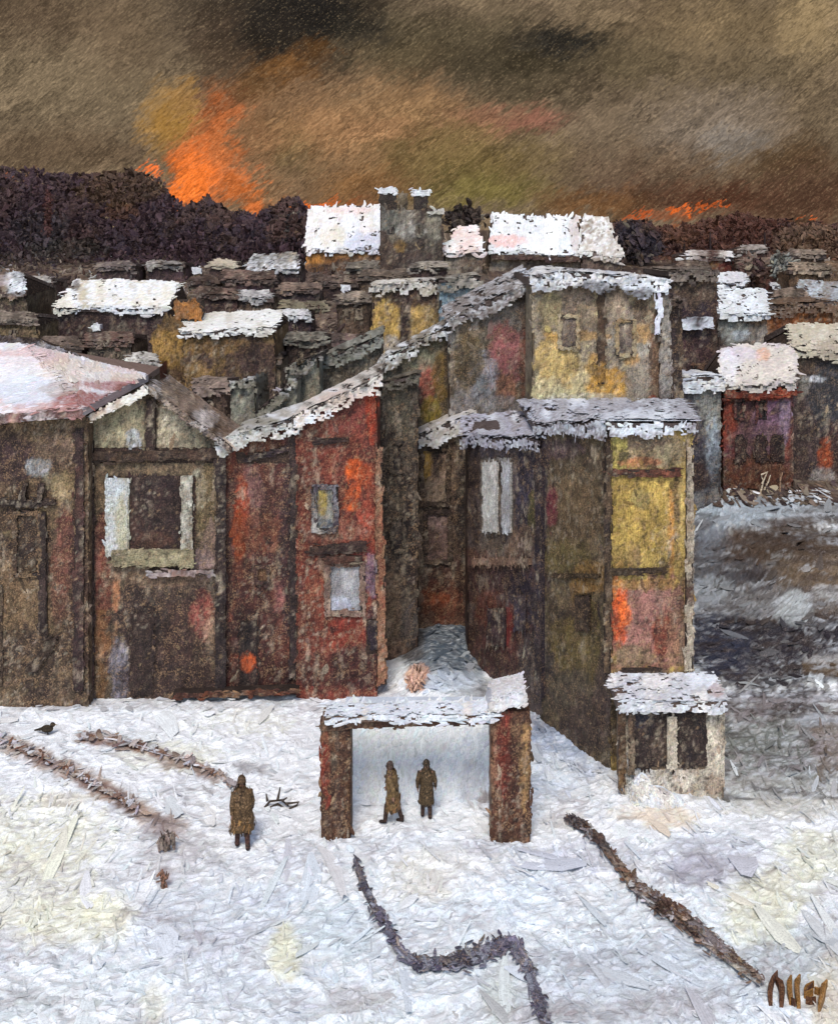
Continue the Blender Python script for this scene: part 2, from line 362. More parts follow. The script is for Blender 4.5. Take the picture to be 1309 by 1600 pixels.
# ------------------------------------------------------------------ SKY: a dome far behind everything, procedural
def make_sky():
    Rr = 720; vs = []; fs = []; na, ne = 60, 24
    for j in range(ne + 1):
        e = R(-4 + 66 * j / ne)
        for i in range(na + 1):
            a = R(-80 + 160 * i / na); vs.append((Rr * math.sin(a) * math.cos(e), Rr * math.cos(a) * math.cos(e), Rr * math.sin(e)))
    for j in range(ne):
        for i in range(na): k = j * (na + 1) + i; fs.append((k, k + na + 1, k + na + 2, k + 1))
    me = bpy.data.meshes.new('sky'); me.from_pydata(vs, [], fs)
    for p in me.polygons: p.use_smooth = True
    o = bpy.data.objects.new('sky', me); col.objects.link(o); o.location = (0, 0, CZ); o['kind'] = 'structure'
    m = bpy.data.materials.new('stormy_sunset_sky'); m.use_nodes = True; n = m.node_tree.nodes; l = m.node_tree.links
    n.clear(); out = n.new('ShaderNodeOutputMaterial'); em = n.new('ShaderNodeEmission'); l.new(em.outputs[0], out.inputs[0])
    tc = n.new('ShaderNodeTexCoord'); sp = n.new('ShaderNodeSeparateXYZ'); l.new(tc.outputs['Object'], sp.inputs[0])
    def mt(op, a, b=None, c=None):
        x = n.new('ShaderNodeMath'); x.operation = op
        for k, q in enumerate((a, b, c)):
            if q is None: continue
            if isinstance(q, (int, float)): x.inputs[k].default_value = q
            else: l.new(q, x.inputs[k])
        return x.outputs[0]
    U = mt('MULTIPLY_ADD', mt('DIVIDE', sp.outputs[0], sp.outputs[1]), F / 100, HX / 100)
    Vv = mt('MULTIPLY_ADD', mt('DIVIDE', sp.outputs[2], sp.outputs[1]), -F / 100, HY / 100)
    cb = n.new('ShaderNodeCombineXYZ'); l.new(U, cb.inputs[0]); l.new(Vv, cb.inputs[1]); uv = cb.outputs[0]
    def noise(vec, scale, det=3, rough=.6, mapping=None):
        if mapping:
            mp = n.new('ShaderNodeMapping'); mp.vector_type = 'TEXTURE'; mp.inputs['Rotation'].default_value = (0, 0, mapping[0]); mp.inputs['Scale'].default_value = (1 / mapping[1], 1 / mapping[2], 1)
            l.new(vec, mp.inputs[0]); vec = mp.outputs[0]
        x = n.new('ShaderNodeTexNoise'); x.inputs['Scale'].default_value = scale; x.inputs['Detail'].default_value = det; x.inputs['Roughness'].default_value = rough
        l.new(vec, x.inputs[0]); return x
    def vm(op, a, b):
        x = n.new('ShaderNodeVectorMath'); x.operation = op
        for k, q in enumerate((a, b)):
            if isinstance(q, (tuple, list)): x.inputs[k].default_value = q
            else: l.new(q, x.inputs[k])
        return x
    n1 = noise(uv, 1.3, 4, .65); n2 = noise(uv, 9, 3, .7, (R(-35), .4, 1.5))
    w1 = vm('MULTIPLY', vm('SUBTRACT', n1.outputs['Color'], (.5, .5, .5)).outputs[0], (1.3, .8, 0)).outputs[0]
    w2 = vm('MULTIPLY', vm('SUBTRACT', n2.outputs['Color'], (.5, .5, .5)).outputs[0], (.95, .8, 0)).outputs[0]
    wp = vm('ADD', vm('ADD', uv, w1).outputs[0], w2).outputs[0]
    cur = None
    def mix(fac, a, b):
        x = n.new('ShaderNodeMix'); x.data_type = 'RGBA'
        if isinstance(fac, float): x.inputs[0].default_value = fac
        else: l.new(fac, x.inputs[0])
        for k, q in ((6, a), (7, b)):
            if isinstance(q, tuple): x.inputs[k].default_value = (*lin(q), 1)
            else: l.new(q, x.inputs[k])
        return x.outputs[2]
    def mr(v, a, b, c=0., d=1.):
        x = n.new('ShaderNodeMapRange'); x.interpolation_type = 'SMOOTHSTEP'
        for k, q in enumerate((a, b, c, d)): x.inputs[k + 1].default_value = q
        l.new(v, x.inputs[0]); return x.outputs[0]
    nb = noise(wp, .8, 3, .6, (R(20), .6, 1.4))
    cur = mix(mr(nb.outputs[0], .35, .65), (104, 88, 72), (126, 108, 86))
    # x, y, rx, ry, colour, strength (photo pixels)
    blobs = [(120, 130, 230, 120, (122, 106, 84), .8), (60, 20, 160, 50, (92, 76, 60), .8), (200, 60, 90, 60, (112, 94, 74), .7), (110, 240, 190, 40, (98, 80, 62), .7),
        (330, 30, 70, 50, (100, 84, 68), .8), (450, 10, 200, 120, (42, 38, 34), 1.), (480, 90, 90, 60, (56, 47, 40), .85), (350, 100, 60, 90, (84, 68, 54), .8),
        (700, 60, 200, 55, (84, 74, 56), .8), (820, 100, 190, 50, (66, 58, 44), .9), (620, 100, 90, 40, (96, 82, 60), .6), (900, 60, 100, 26, (50, 46, 40), .95), (860, 150, 120, 30, (78, 68, 52), .7),
        (1120, 40, 190, 60, (118, 100, 74), .7), (1270, 40, 60, 90, (150, 128, 94), .7), (1180, 110, 130, 50, (102, 88, 68), .8), (1000, 100, 80, 50, (92, 80, 60), .7),
        (560, 200, 200, 75, (152, 116, 82), .95), (640, 170, 90, 40, (150, 116, 82), .8), (460, 190, 60, 60, (136, 104, 76), .7), (690, 200, 110, 34, (132, 104, 72), .8), (780, 185, 95, 24, (142, 98, 78), .6), (830, 192, 45, 22, (150, 98, 82), .6),
        (740, 255, 160, 45, (112, 94, 58), .85), (760, 300, 120, 34, (116, 104, 58), .8), (640, 240, 60, 50, (108, 88, 56), .6), (560, 290, 100, 40, (124, 88, 54), .8), (440, 230, 60, 40, (110, 92, 62), .8), (500, 325, 90, 16, (158, 88, 46), .7),
        (940, 200, 90, 60, (112, 96, 78), .8), (1120, 190, 120, 60, (126, 112, 98), .8), (1150, 225, 60, 26, (128, 120, 112), .7), (1270, 190, 50, 90, (110, 94, 74), .7), (1010, 270, 130, 50, (100, 80, 64), .7), (940, 320, 110, 24, (116, 82, 50), .8),
        (1230, 250, 80, 40, (86, 66, 46), .85), (1140, 310, 200, 40, (84, 56, 42), .95), (1280, 310, 90, 60, (84, 60, 46), .9),
        (445, 105, 55, 26, (118, 82, 48), .85), (400, 140, 50, 34, (112, 80, 50), .8), (500, 75, 30, 20, (122, 84, 46), .8),
        (262, 190, 44, 58, (150, 112, 58), .9), (292, 150, 26, 34, (150, 112, 64), .7), (352, 205, 46, 62, (150, 92, 56), .85), (400, 215, 40, 50, (128, 94, 66), .7),
        (350, 190, 30, 30, (170, 98, 58), .7), (322, 255, 46, 66, (216, 112, 54), .9), (300, 290, 30, 50, (230, 116, 48), 1.), (345, 225, 30, 40, (186, 108, 62), .7), (372, 290, 30, 26, (214, 108, 50), .95), (398, 325, 18, 26, (206, 106, 52), .9), (395, 300, 60, 40, (150, 100, 58), .4),
        (232, 272, 13, 12, (226, 110, 52), 1.), (8, 275, 18, 6, (214, 104, 60), .9), (0, 272, 60, 9, (130, 80, 56), .6), (482, 322, 16, 9, (226, 108, 44), 1.), (515, 315, 30, 7, (190, 98, 48), .8),
        (1065, 332, 24, 7, (226, 104, 40), 1.), (995, 343, 24, 7, (200, 90, 40), .8), (1110, 322, 16, 5, (196, 92, 40), .8), (1275, 345, 14, 5, (200, 96, 46), .8), (1050, 345, 60, 10, (150, 80, 46), .5),
        (500, 30, 85, 60, (30, 28, 27), .95), (420, 50, 70, 40, (44, 39, 35), .8), (560, 40, 60, 30, (40, 37, 32), .7), (890, 62, 75, 18, (42, 40, 36), .85), (490, 210, 90, 30, (156, 116, 80), .6), (600, 200, 60, 24, (152, 112, 80), .5)]
    for (x, y, rx, ry, c, s) in blobs:
        a = vm('SUBTRACT', wp, (x / 100, y / 100, 0)).outputs[0]; b = vm('MULTIPLY', a, (100 / rx, 100 / ry, 0)).outputs[0]
        ln = n.new('ShaderNodeVectorMath'); ln.operation = 'LENGTH'; l.new(b, ln.inputs[0])
        cur = mix(mr(ln.outputs['Value'], .15 if rx > 40 else .35, 1.5 if rx > 40 else 1.35, min(1., s * 1.1), 0.), cur, c)
    # bristle streaks and canvas grain
    st = noise(wp, 5, 4, .7, (R(-30), .45, 3.6)); st2 = noise(uv, 14, 3, .8, (R(-42), .5, 2.0)); gr = noise(uv, 30, 3, .75)
    def scale(c, f):
        x = n.new('ShaderNodeVectorMath'); x.operation = 'SCALE'; l.new(c, x.inputs[0]); l.new(f, x.inputs['Scale']); return x.outputs[0]
    sd_ = noise(wp, 1.6, 3, .6, (R(-36), .35, 3.2)); cur = scale(cur, mr(sd_.outputs[0], .3, .7, .7, 1.3))
    cur = scale(cur, mr(st.outputs[0], .3, .7, .68, 1.34)); cur = scale(cur, mr(st2.outputs[0], .3, .7, .76, 1.26))
    sel = mt('MULTIPLY_ADD', gr.outputs[0], .7, mt('MULTIPLY', st2.outputs[0], .5))
    cur = mix(mr(sel, .63, .80, 0., .42), cur, (182, 158, 122)); cur = mix(mr(sel, .56, .46, 0., .4), cur, (62, 50, 40))
    l.new(cur, em.inputs[0]); em.inputs[1].default_value = 1.02 / 2 ** EXPO
    me.materials.append(m)
make_sky()

# ------------------------------------------------------------------ GROUND
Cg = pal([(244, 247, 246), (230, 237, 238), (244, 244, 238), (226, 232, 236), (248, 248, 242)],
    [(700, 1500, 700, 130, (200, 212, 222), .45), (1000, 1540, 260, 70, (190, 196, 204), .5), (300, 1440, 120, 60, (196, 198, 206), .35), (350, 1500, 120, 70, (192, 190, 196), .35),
     (50, 1300, 130, 60, (240, 234, 204), .65), (50, 1390, 100, 80, (240, 234, 206), .65), (110, 1440, 90, 40, (236, 230, 200), .5), (170, 1425, 40, 30, (232, 226, 190), .5), (260, 1180, 90, 24, (230, 226, 204), .7), (380, 1130, 80, 22, (232, 228, 206), .5),
     (445, 1490, 26, 44, (226, 218, 160), .5), (240, 1570, 18, 34, (230, 222, 180), .4), (1190, 1415, 58, 60, (224, 219, 184), .7), (1265, 1335, 56, 40, (216, 211, 178), .6), (1240, 1380, 50, 30, (222, 218, 190), .45), (1040, 1275, 50, 22, (228, 206, 178), .8), (980, 1270, 30, 12, (226, 208, 186), .6),
     (660, 1370, 60, 40, (226, 220, 206), .8), (720, 1340, 60, 20, (222, 220, 214), .7), (830, 1400, 60, 50, (216, 224, 232), .7), (920, 1340, 80, 30, (198, 200, 212), .6),
     (1110, 1340, 90, 40, (166, 164, 174), .65), (1090, 1360, 40, 26, (140, 136, 150), .5), (1240, 1500, 70, 50, (176, 182, 180), .6), (780, 1560, 30, 50, (210, 216, 206), .6), (1290, 1560, 30, 60, (206, 190, 160), .7),
     (490, 1570, 120, 26, (186, 186, 188), .5), (950, 1500, 90, 20, (120, 110, 112), .3), (530, 1460, 60, 40, (186, 196, 200), .5), (930, 1580, 200, 18, (160, 150, 146), .4), (20, 1570, 50, 30, (180, 184, 184), .5),
     (610, 1315, 90, 14, (170, 168, 178), .4), (480, 1340, 60, 30, (190, 188, 196), .5), (560, 1560, 60, 20, (170, 160, 156), .5), (1060, 1560, 90, 20, (170, 164, 164), .5), (420, 1400, 60, 20, (196, 200, 210), .5), (100, 1250, 40, 12, (186, 172, 160), .5), (880, 1280, 30, 16, (180, 170, 160), .5), (770, 1320, 60, 16, (150, 148, 160), .5), (830, 1250, 50, 40, (200, 200, 204), .5),
     # lane between the houses
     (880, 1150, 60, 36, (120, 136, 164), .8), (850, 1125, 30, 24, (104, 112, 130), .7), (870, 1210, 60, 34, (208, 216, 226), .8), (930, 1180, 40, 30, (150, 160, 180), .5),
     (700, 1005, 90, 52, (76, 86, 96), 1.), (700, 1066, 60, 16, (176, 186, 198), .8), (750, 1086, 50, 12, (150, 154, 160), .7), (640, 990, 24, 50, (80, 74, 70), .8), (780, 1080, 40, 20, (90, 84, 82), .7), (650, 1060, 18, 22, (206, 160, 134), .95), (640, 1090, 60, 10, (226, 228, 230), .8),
     # ground in front of the red houses
     (240, 1100, 190, 10, (150, 140, 138), .55), (60, 1095, 90, 16, (140, 132, 130), .6), (430, 1080, 140, 8, (96, 60, 50), .6), (560, 1080, 70, 14, (190, 180, 178), .6),
     # road and bank on the right
     (1220, 1165, 130, 64, (104, 106, 100), .96), (1200, 1235, 130, 24, (150, 148, 140), .8), (1240, 1262, 100, 16, (200, 194, 180), .7), (1290, 1160, 26, 60, (110, 86, 66), .6), (1080, 1120, 26, 20, (130, 80, 56), .8),
     (1210, 1100, 130, 22, (66, 54, 52), .9), (1230, 1090, 110, 7, (190, 192, 196), .7), (1150, 1085, 30, 10, (196, 198, 204), .8), (1270, 1125, 34, 10, (170, 174, 180), .7),
     (1200, 930, 150, 150, (74, 66, 62), .8), (1200, 1010, 170, 66, (44, 40, 46), 1.), (1130, 990, 44, 70, (46, 50, 66), .9), (1180, 970, 60, 24, (48, 46, 52), .9), (1290, 1040, 40, 16, (96, 78, 56), .8), (1280, 1030, 30, 6, (180, 180, 180), .6),
     (1220, 900, 140, 60, (94, 80, 66), .95), (1120, 880, 60, 50, (80, 84, 92), .8), (1290, 880, 70, 40, (110, 92, 72), .9), (1180, 940, 90, 22, (150, 154, 158), .6), (1110, 920, 30, 20, (170, 178, 184), .7), (1240, 950, 26, 26, (180, 186, 186), .8), (1290, 925, 26, 10, (190, 190, 188), .7),
     (1180, 905, 30, 20, (70, 70, 78), .7), (1160, 850, 90, 24, (84, 66, 52), .85), (1250, 845, 90, 26, (72, 58, 46), .9), (1110, 835, 26, 40, (128, 136, 146), .8),
     (1150, 800, 70, 22, (168, 180, 188), .92), (1230, 795, 90, 15, (160, 168, 172), .85), (1290, 800, 44, 14, (130, 130, 128), .8), (1190, 778, 110, 8, (206, 212, 214), .9), (1240, 815, 60, 7, (78, 62, 50), .7)]
    + path([(10, 1160), (60, 1185), (130, 1215), (200, 1255), (260, 1290), (300, 1290)], 17, (150, 116, 92), .62) + path([(30, 1170), (90, 1195)], 9, (92, 58, 44), .8) + path([(120, 1215), (190, 1245)], 9, (120, 92, 82), .7) + path([(190, 1250), (215, 1270)], 12, (84, 66, 60), .8)
    + path([(130, 1152), (200, 1165), (260, 1180)], 9, (128, 88, 62), .85) + path([(185, 1158), (235, 1166)], 7, (76, 46, 36), .85)
    + path([(262, 1190), (300, 1195), (345, 1220)], 11, (138, 112, 96), .75) + path([(250, 1290), (270, 1310)], 18, (112, 94, 86), .8) + path([(255, 1365), (260, 1385)], 9, (140, 104, 86), .7) + [(275, 1340, 70, 40, (176, 168, 170), .5)]
    + path([(370, 1195), (430, 1205)], 10, (128, 120, 122), .5),
    .045, seed=4, size=(90, 50), hue=.012, soft=1.1)
Cg0 = Cg
def Cg(px, py):                                       # bare weeds and grit showing faintly through the snow
    px = np.where(px > 1300, 2600 - px, np.abs(px)); c = Cg0(px, py); k = np.clip((fbm(px / 75, py / 34, 90) - .5) * 5, 0, 1) * np.clip((fbm(px / 4, py / 4, 91) - .42) * 4, 0, 1) * .55 * (py > 1090)
    bk = ((px > 1075) & (py > 770) & (py < 1250)).astype(float); ks = np.clip((fbm(px / 34 + py / 60, py / 7, 95) - .56) * 8, 0, 1) * np.clip((fbm(px / 5, py / 3, 96) - .38) * 5, 0, 1) * .6 * bk
    kd = np.clip((.45 - fbm(px / 30 - py / 50, py / 8, 97)) * 8, 0, 1) * .6 * bk; c = c * (1 - ks[:, None]) + lin((196, 200, 204)) * ks[:, None]; c = c * (1 - kd[:, None]) + lin((58, 48, 44)) * kd[:, None]
    k2 = np.clip((fbm(px / 110, py / 22, 92) - .6) * 7, 0, 1) * np.clip((fbm(px / 5, py / 3, 93) - .5) * 6, 0, 1) * .5 * (py > 1230)
    c = c * (1 - k[:, None]) + lin((164, 154, 156)) * k[:, None]; return c * (1 - k2[:, None]) + lin((120, 102, 96)) * k2[:, None]
Cfar = pal([(56, 42, 44), (72, 56, 50), (100, 82, 66), (60, 46, 50), (134, 116, 96), (70, 54, 48)], [(140, 530, 120, 40, (66, 50, 50), .9), (400, 580, 130, 50, (76, 62, 54), .8), (1200, 480, 130, 60, (108, 78, 50), .8),
    (1270, 430, 60, 40, (116, 94, 72), .8), (1120, 420, 60, 40, (92, 66, 52), .8), (560, 440, 120, 26, (66, 52, 46), .9), (400, 420, 80, 16, (96, 86, 80), .6), (1290, 460, 24, 12, (170, 178, 182), .8), (1230, 455, 20, 8, (176, 176, 176), .7),
    (1210, 375, 40, 6, (120, 110, 104), .5), (310, 560, 60, 60, (110, 88, 60), .7), (60, 470, 50, 12, (96, 80, 66), .6), (330, 450, 60, 10, (120, 108, 98), .6), (500, 560, 40, 12, (104, 96, 84), .6), (180, 580, 40, 14, (120, 60, 50), .5), (560, 470, 40, 8, (140, 128, 116), .5)], .16, seed=8, size=(22, 9))
def make_ground():
    o_ = 18 * (700 / 18) ** (np.arange(1, 31) / 30); xs = np.concatenate([-o_[::-1], np.linspace(-18, 18, 400), o_])
    ys = np.concatenate([np.linspace(4, 17.5, 16), np.linspace(18, 40, 300), np.linspace(40.2, 66, 125), 66 * (694 / 66) ** (np.arange(1, 81) / 80)])
    X, Y = np.meshgrid(xs, ys); near = (Y > 17) & (Y < 66) & (np.abs(X) < 18)
    X = X + near * rng.uniform(-.04, .04, X.shape); Z = ground_z(X, Y)
    V = np.stack([X, Y, Z], -1).reshape(-1, 3); nx = len(xs)
    f = [(j * nx + i, j * nx + i + 1, (j + 1) * nx + i + 1, (j + 1) * nx + i) for j in range(len(ys) - 1) for i in range(nx - 1)]
    pxv, pyv = proj(V); inside = np.where(pyv > 775, 1, 0)[:, None]
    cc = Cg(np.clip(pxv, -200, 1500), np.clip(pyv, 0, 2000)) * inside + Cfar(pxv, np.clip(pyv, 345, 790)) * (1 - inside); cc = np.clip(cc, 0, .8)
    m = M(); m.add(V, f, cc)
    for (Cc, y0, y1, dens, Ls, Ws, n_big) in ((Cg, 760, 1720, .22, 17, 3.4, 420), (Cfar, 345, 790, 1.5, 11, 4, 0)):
        for rnd in range(2 if n_big else 1):
            Lq, Wq = (62, 17) if (rnd == 0 and n_big) else (Ls, Ws)
            n = int(1509 * (y1 - y0) / (Lq * Wq) * (dens if Lq < 60 else .07))
            px = rng.uniform(-100, 1409, n); py = rng.uniform(y0 if Lq < 60 else 1110, y1, n); d = gdep(px, py)
            k = (d > 12) & (d < 300); px, py, d = px[k], py[k], d[k]; n = len(px)
            x = (px - HX) * d / F; z = ground_z(x, d); e = .3 if Lq > 60 else .12
            gx = (ground_z(x + e, d) - ground_z(x - e, d)) / (2 * e); gy = (ground_z(x, d + e) - ground_z(x, d - e)) / (2 * e)
            N = np.stack([-gx, -gy, np.ones(n)], 1); N /= np.linalg.norm(N, axis=1)[:, None]
            s = d / F; fs = np.clip((CZ - z) / d, .12, 1)
            a = fbm(px / 170, py / 130, 31) * 5.2 - .9 + rng.normal(0, .45, n)
            if not n_big: a = rng.normal(0, .8, n)
            if rnd: a = np.where(py < 1120, rng.normal(.05, .35, n), a)
            l = Lq * s * np.exp(rng.normal(0, .4, n)); w_ = Wq * s * np.exp(rng.normal(0, .35, n))
            def dv(ca, sa, ln):
                dx = ca * ln; dy = sa * ln / np.maximum(fs, .28); return np.stack([dx, dy, gx * dx + gy * dy], 1)
            A = dv(np.cos(a), np.sin(a), l); B = dv(-np.sin(a), np.cos(a), w_)
            lift = rng.uniform(.02, .4, n) * w_ * (.3 if rnd or not n_big else .2)
            ctr = np.stack([x, d, z + lift * .6 + .008], 1)
            px, py = proj(ctr); c = Cc(px, py)
            if Lq > 60: k = c.mean(1) > .5; ctr, A, B, N, w_, c = ctr[k], A[k], B[k], N[k], w_[k], c[k]
            m.strokes(ctr, A, B, N, w_ * (.04 if Lq > 60 else .1), c)
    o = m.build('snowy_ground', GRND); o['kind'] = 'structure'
make_ground()

# ------------------------------------------------------------------ FOREST MASSES on the skyline
def woods(name, sil, d0, d1, ybase, C, n, label, size=6.5, trunks=30):
    m = M(); xs = [p[0] for p in sil]; ys = [p[1] for p in sil]
    px = rng.uniform(xs[0], xs[-1], n); top = np.interp(px, xs, ys) + (fbm(px / 16, px * 0, 3) - .5) * 16
    t = rng.random(n) ** .8; py = top + (ybase - top) * t; d = rng.uniform(d0, d1, n)
    ctr = np.stack([(px - HX) * d / F, d, CZ - (py - HY) * d / F], 1)
    ctr[:, 2] = np.maximum(ctr[:, 2], ground_z(ctr[:, 0], d) + .2)
    s = d / F; a = rng.uniform(0, 6.28, n); l = size * s * np.exp(rng.normal(0, .35, n)); w_ = l * .45
    ty = rng.normal(0, .6, n)
    A = np.stack([np.cos(a), ty, np.sin(a)], 1) * l[:, None]; B = np.stack([-np.sin(a), rng.normal(0, .5, n), np.cos(a)], 1) * w_[:, None]
    N = np.tile([0., -1, .2], (n, 1)); m.strokes(ctr, A, B, N, w_ * .12, C(px, py))
    for k in range(trunks):
        x = rng.uniform(xs[0], xs[-1]); dd = rng.uniform(d0, d1); tp = np.interp(x, xs, ys) + 22
        p = P(x, tp, dd); q = p.copy(); q[2] = ground_z(q[0], dd) - .2; w0 = .16
        prism(m, [q + [-w0, 0, 0], q + [w0, 0, 0], p + [w0 * .4, 0, 0], p + [-w0 * .4, 0, 0]], (0, .3, 0), (46, 34, 34))
    o = m.build(name, FARW, origin=(0, d0, 8)); tag(o, label, None, None, 'stuff')
    return o
Cw = pal([(62, 44, 50), (72, 52, 56), (56, 44, 54), (68, 52, 48), (80, 58, 54)], [(80, 320, 90, 60, (56, 38, 44), .6), (60, 360, 40, 30, (56, 56, 60), .5), (190, 290, 60, 30, (72, 52, 34), .8), (190, 330, 26, 12, (96, 64, 36), .5), (75, 330, 6, 40, (92, 50, 40), .6), (110, 390, 60, 14, (72, 70, 62), .5), (30, 410, 50, 16, (84, 78, 72), .4)], .1, size=(50, 40), scr=False)
woods('forest', [(-260, 262), (-60, 268), (60, 264), (130, 272), (200, 266), (245, 278), (265, 300), (285, 326), (320, 312), (345, 318), (375, 330), (400, 342), (425, 322), (450, 308), (475, 318), (500, 335), (560, 350)], 149, 212, 420, Cw, 34000,
      'dark purple brown wood along the skyline beneath the orange sunset glow on the left')
Cw2 = pal([(78, 50, 42), (92, 58, 44), (66, 46, 46), (100, 66, 46), (84, 60, 50)], [(985, 385, 45, 40, (50, 42, 48), .95), (1120, 350, 90, 24, (78, 44, 34), .6), (1150, 385, 60, 10, (84, 48, 44), .5), (1270, 380, 60, 26, (104, 84, 66), .6)], .1, size=(50, 40), scr=False)
woods('forest', [(920, 372), (950, 352), (985, 346), (1010, 350), (1040, 354), (1075, 350), (1110, 340), (1150, 332), (1200, 342), (1240, 346), (1280, 352), (1340, 346), (1560, 340)], 158, 215, 420, Cw2, 24000,
      'rust and dark brown wood along the skyline on the right behind the scattered snowy roofs')

def scrub():
    m = M(); n = 14000; px = rng.uniform(-120, 1430, n); py = 384 + 241 * rng.random(n) ** 1.25; d = gdep(px, py); k = (d > 75) & (d < 185) & ((px < 720) | (px > 1040)); px, py, d = px[k], py[k], d[k]
    k = fbm(px / 45, py / 16, 77) > .44; px, py, d = px[k], py[k], d[k]; n = len(px); s = d / F
    x = (px - HX) * s; ctr = np.stack([x, d, ground_z(x, d) + rng.random(n) ** 2 * 1.1], 1); a = np.where(rng.random(n) < .6, rng.normal(1.57, .5, n), rng.normal(0, .5, n)); l = 6.5 * s * np.exp(rng.normal(0, .35, n))
    A = np.stack([np.cos(a), rng.normal(0, .3, n), np.sin(a)], 1) * l[:, None]; B = np.stack([-np.sin(a), rng.normal(0, .3, n), np.cos(a)], 1) * (l * .4)[:, None]
    C = pal([(56, 42, 42), (74, 56, 50), (108, 90, 74), (60, 46, 50), (88, 66, 54), (150, 136, 120), (66, 50, 48), (196, 192, 190)], [(330, 590, 70, 40, (104, 82, 56), .6), (200, 560, 60, 30, (70, 50, 46), .6), (1230, 510, 60, 30, (128, 84, 46), .7), (130, 550, 60, 40, (62, 48, 46), .6)], .14, size=(13, 9))
    px, py = proj(ctr); m.strokes(ctr, A, B, np.tile([0, -1., .3], (n, 1)), l * .1, C(px, py))
    tag(m.build('scrub', FARW, origin=(0, 120, 4)), 'tangled brown scrub and rubble between the far roofs', None, None, 'stuff')
scrub()
def crown_tree(name, label, cx, top, base, rx, ry, d, C, n=260, group=None, size=9):
    gb = P(cx, base, d); gb[2] = float(ground_z(gb[0], d))
    t = thing(name, label, 'tree', gb, group); m = M()
    q = rng.normal(0, 1, (n, 3)); q /= np.linalg.norm(q, axis=1)[:, None]; q *= rng.random((n, 1)) ** .45
    s = d / F; ctr = P(cx, top + ry, d) + q * np.array([rx * s, rx * s * .8, ry * s]) * (1 + .25 * rng.normal(0, 1, (n, 1)) * .6)
    a = rng.uniform(0, 6.28, n); l = size * s * np.exp(rng.normal(0, .35, n))
    A = np.stack([np.cos(a), rng.normal(0, .5, n), np.sin(a)], 1) * l[:, None]; B = np.stack([-np.sin(a), rng.normal(0, .5, n), np.cos(a)], 1) * (l * .45)[:, None]
    px, py = proj(ctr); m.strokes(ctr, A, B, np.tile([0, -1., .2], (n, 1)), l * .12, C(px, py)); m.build('crown', FARW, t)
    m = M(); c = P(cx, top + ry, d); tube(m, [gb - [0, 0, .3], (gb + c) / 2 + [.1, 0, 0], c + [0, 0, ry * s * .5]], [.3, .2, .06], (50, 40, 36)); m.build('trunk', FARW, t)
    return t
def tube(m, pts, rad, c, sides=7):
    pts = [np.array(p, float) for p in pts]; V = []; f = []
    for i, p in enumerate(pts):
        a = pts[max(i - 1, 0)]; b = pts[min(i + 1, len(pts) - 1)]; t = b - a; t /= np.linalg.norm(t) + 1e-9
        u = np.cross(t, [0, 1, .13]); u = u / (np.linalg.norm(u) + 1e-9); v = np.cross(t, u)
        for k in range(sides): an = 2 * math.pi * k / sides; V.append(p + (u * math.cos(an) + v * math.sin(an)) * rad[i])
    for i in range(len(pts) - 1):
        for k in range(sides): f.append((i * sides + k, i * sides + (k + 1) % sides, (i + 1) * sides + (k + 1) % sides, (i + 1) * sides + k))
    f.append(tuple(range(sides))[::-1]); f.append(tuple((len(pts) - 1) * sides + k for k in range(sides)))
    m.add(V, f, lin(c))

# ------------------------------------------------------------------ SKYLINE HOUSES
GV = 'houses of the far village'
Cdk = [(62, 48, 46), (76, 58, 52), (96, 78, 66), (54, 42, 44)]
crown_tree('tree', 'dark twiggy tree between the stone towers and the wide white roof', 728, 322, 400, 34, 22, 168, pal([(48, 40, 34), (66, 54, 46), (40, 32, 30)]), 300)
crown_tree('tree', 'small dark tree at the left end of the skyline white roof, orange glow behind', 462, 325, 410, 16, 38, 158, pal([(44, 32, 38), (56, 44, 46), (84, 84, 84)]), 240)
crown_tree('tree', 'dark bluish tree to the right of the wide white skyline roofs', 995, 350, 425, 34, 34, 152, pal([(46, 40, 48), (58, 50, 56), (70, 54, 46)]), 380)
Cro = pal([(234, 236, 240), (226, 226, 228), (216, 208, 196), (236, 232, 234)], [(570, 380, 30, 14, (190, 196, 216), .7), (545, 330, 30, 6, (226, 196, 186), .6), (520, 370, 20, 16, (214, 204, 180), .5)], .04)
t, _ = eave_house('house', 'house with bright square white roof and ochre wall, left of the towers on the skyline', 'house', 146, 9, ((476, 396), (604, 394)), ((484, 327), (596, 324)), 425,
    pal([(176, 122, 66), (150, 104, 62), (84, 62, 50)], [(490, 405, 16, 14, (190, 128, 60), .8), (560, 410, 30, 8, (78, 58, 48), .8), (540, 420, 60, 10, (70, 54, 46), .9)]), Cro, rang=70, group=GV, rL=14, rW=6)
# stone towers
t = thing('tower_house', 'tall grey brown stone building with two snow capped chimneys on the skyline', 'building', G(640, 432) * 1.0)
d = 142; t.location = P(640, 425, d)
m = M(); prism(m, [P(594, 440, d), P(692, 440, d), P(690, 330, d), P(594, 326, d)], (0, 7, 0), (70, 58, 50))
cover(m, [P(594, 440, d), P(692, 440, d), P(690, 330, d), P(594, 326, d)], pal([(96, 86, 74), (120, 112, 98), (84, 70, 60), (66, 54, 50)],
    [(610, 345, 20, 16, (112, 114, 106), .7), (635, 345, 12, 30, (158, 150, 136), .7), (655, 360, 10, 40, (58, 48, 46), .7), (676, 350, 12, 34, (140, 134, 118), .75), (640, 360, 20, 12, (176, 172, 164), .6), (630, 410, 40, 30, (66, 52, 48), .9), (600, 400, 16, 24, (84, 68, 56), .8), (675, 320, 14, 10, (84, 78, 66), .7), (625, 385, 8, 10, (150, 118, 66), .7)], .1), 13, 5, 2.6, 90); m.build('wall', FARW, t)
